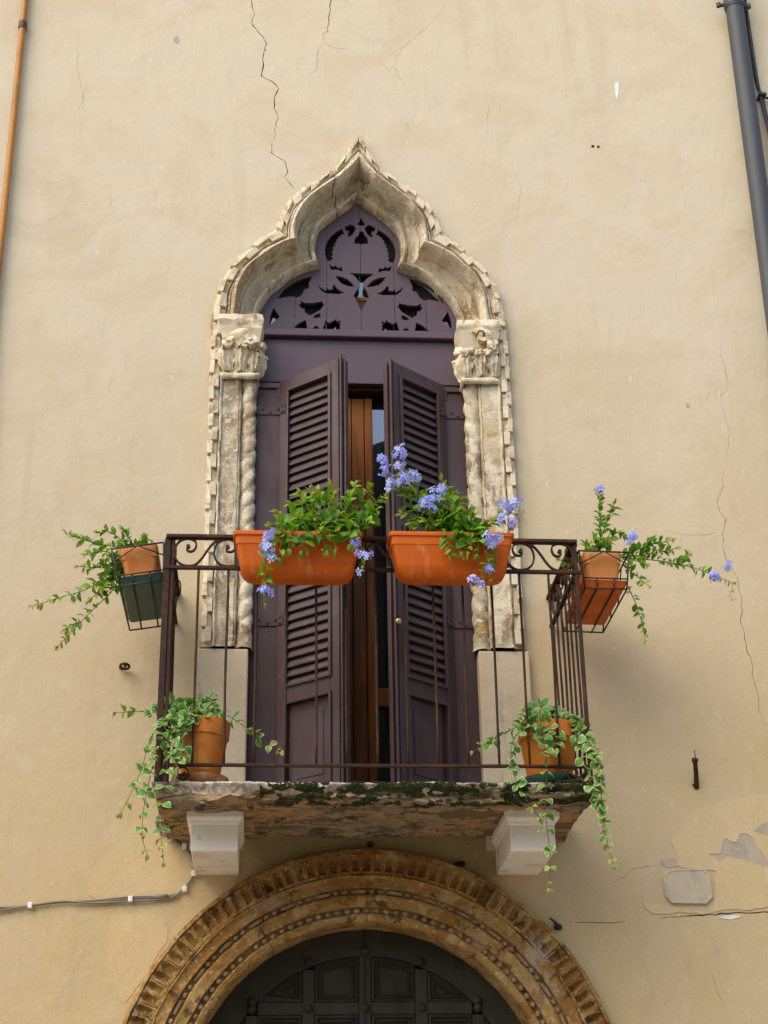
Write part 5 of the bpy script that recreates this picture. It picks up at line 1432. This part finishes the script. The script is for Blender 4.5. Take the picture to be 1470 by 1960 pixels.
# trailing variegated plants in the round pots
G2 = 'variegated trailing plants in the terracotta pots'
def trailer(loc, label, seed, mound, strands, sides, yc):
    p = Plant('trailing_plant', loc, label, 'plant', G2, seed)
    for (a, b), y in mound:
        b0 = Vector(loc) + Vector((p.r.uniform(-.05, .05), p.r.uniform(-.04, .02), 0)); e = at(a, b, y)
        q = p.stem([b0, b0.lerp(e, .55) + Vector((0, 0, .05)), e], .002, .0012); p.leafy(q, .046, .022, MINT, .3, .95, None, True)
    for pts in strands + sides:
        q = p.stem([at(a, b, y) for a, b, y in pts], .0018, .0012); p.leafy(q, .040, .042, MINT, .04, .9, MINTY, True)
    p.done(M['stem_red'])
trailer((-.705, -.51, 3.58), 'variegated trailing plant spilling over the slab corner by the thick post', 505,
        [((285, 1365), -.66), ((300, 1350), -.64), ((320, 1345), -.60), ((340, 1355), -.62), ((360, 1345), -.56), ((385, 1335), -.52), ((405, 1330), -.50), ((415, 1355), -.55), ((330, 1375), -.68), ((310, 1385), -.70), ((350, 1380), -.70), ((375, 1368), -.66), ((395, 1372), -.64), ((345, 1400), -.70), ((325, 1405), -.71)],
        [[(320, 1372, -.66), (290, 1410, -.72), (268, 1480, -.73), (232, 1556, -.73)], [(325, 1390, -.68), (300, 1440, -.73), (278, 1530, -.74), (272, 1595, -.74), (281, 1635, -.74)], [(335, 1395, -.69), (322, 1450, -.73), (313, 1520, -.74), (308, 1590, -.74), (313, 1650, -.74)], [(340, 1400, -.69), (330, 1440, -.72), (335, 1480, -.73)], [(320, 1380, -.68), (300, 1420, -.73), (290, 1460, -.73)], [(345, 1395, -.69), (352, 1430, -.72), (340, 1470, -.73)]],
        [[(320, 1365, -.62), (270, 1362, -.64), (223, 1364, -.65)], [(400, 1352, -.50), (450, 1378, -.50), (500, 1415, -.52), (536, 1440, -.54)]], -.51)
trailer((.742, -.505, 3.58), 'variegated trailing plant hanging in long strands from the wider pot', 606,
        [((995, 1385), -.64), ((1005, 1358), -.55), ((1020, 1350), -.50), ((1035, 1370), -.58), ((1050, 1362), -.55), ((1070, 1372), -.58), ((1085, 1375), -.56), ((1100, 1395), -.62), ((1115, 1405), -.64), ((1000, 1400), -.68), ((1030, 1392), -.68), ((1055, 1398), -.68), ((1040, 1425), -.70), ((1060, 1440), -.71), ((1080, 1365), -.50), ((1125, 1395), -.60)],
        [[(1105, 1392, -.64), (1138, 1440, -.72), (1150, 1520, -.74), (1160, 1600, -.74), (1174, 1655, -.74)], [(1040, 1400, -.69), (1046, 1470, -.73), (1044, 1550, -.74), (1053, 1640, -.74), (1051, 1700, -.74)], [(1000, 1400, -.68), (980, 1450, -.72), (990, 1500, -.74), (1015, 1540, -.74), (1033, 1565, -.74)], [(1100, 1400, -.66), (1125, 1480, -.73), (1145, 1540, -.74), (1155, 1585, -.74)], [(995, 1395, -.68), (978, 1430, -.71), (985, 1475, -.72)], [(1110, 1395, -.64), (1140, 1430, -.70), (1148, 1480, -.73)], [(1115, 1405, -.66), (1144, 1470, -.73), (1152, 1560, -.74)]],
        [[(1000, 1385, -.60), (950, 1412, -.64), (905, 1438, -.66)]], -.505)
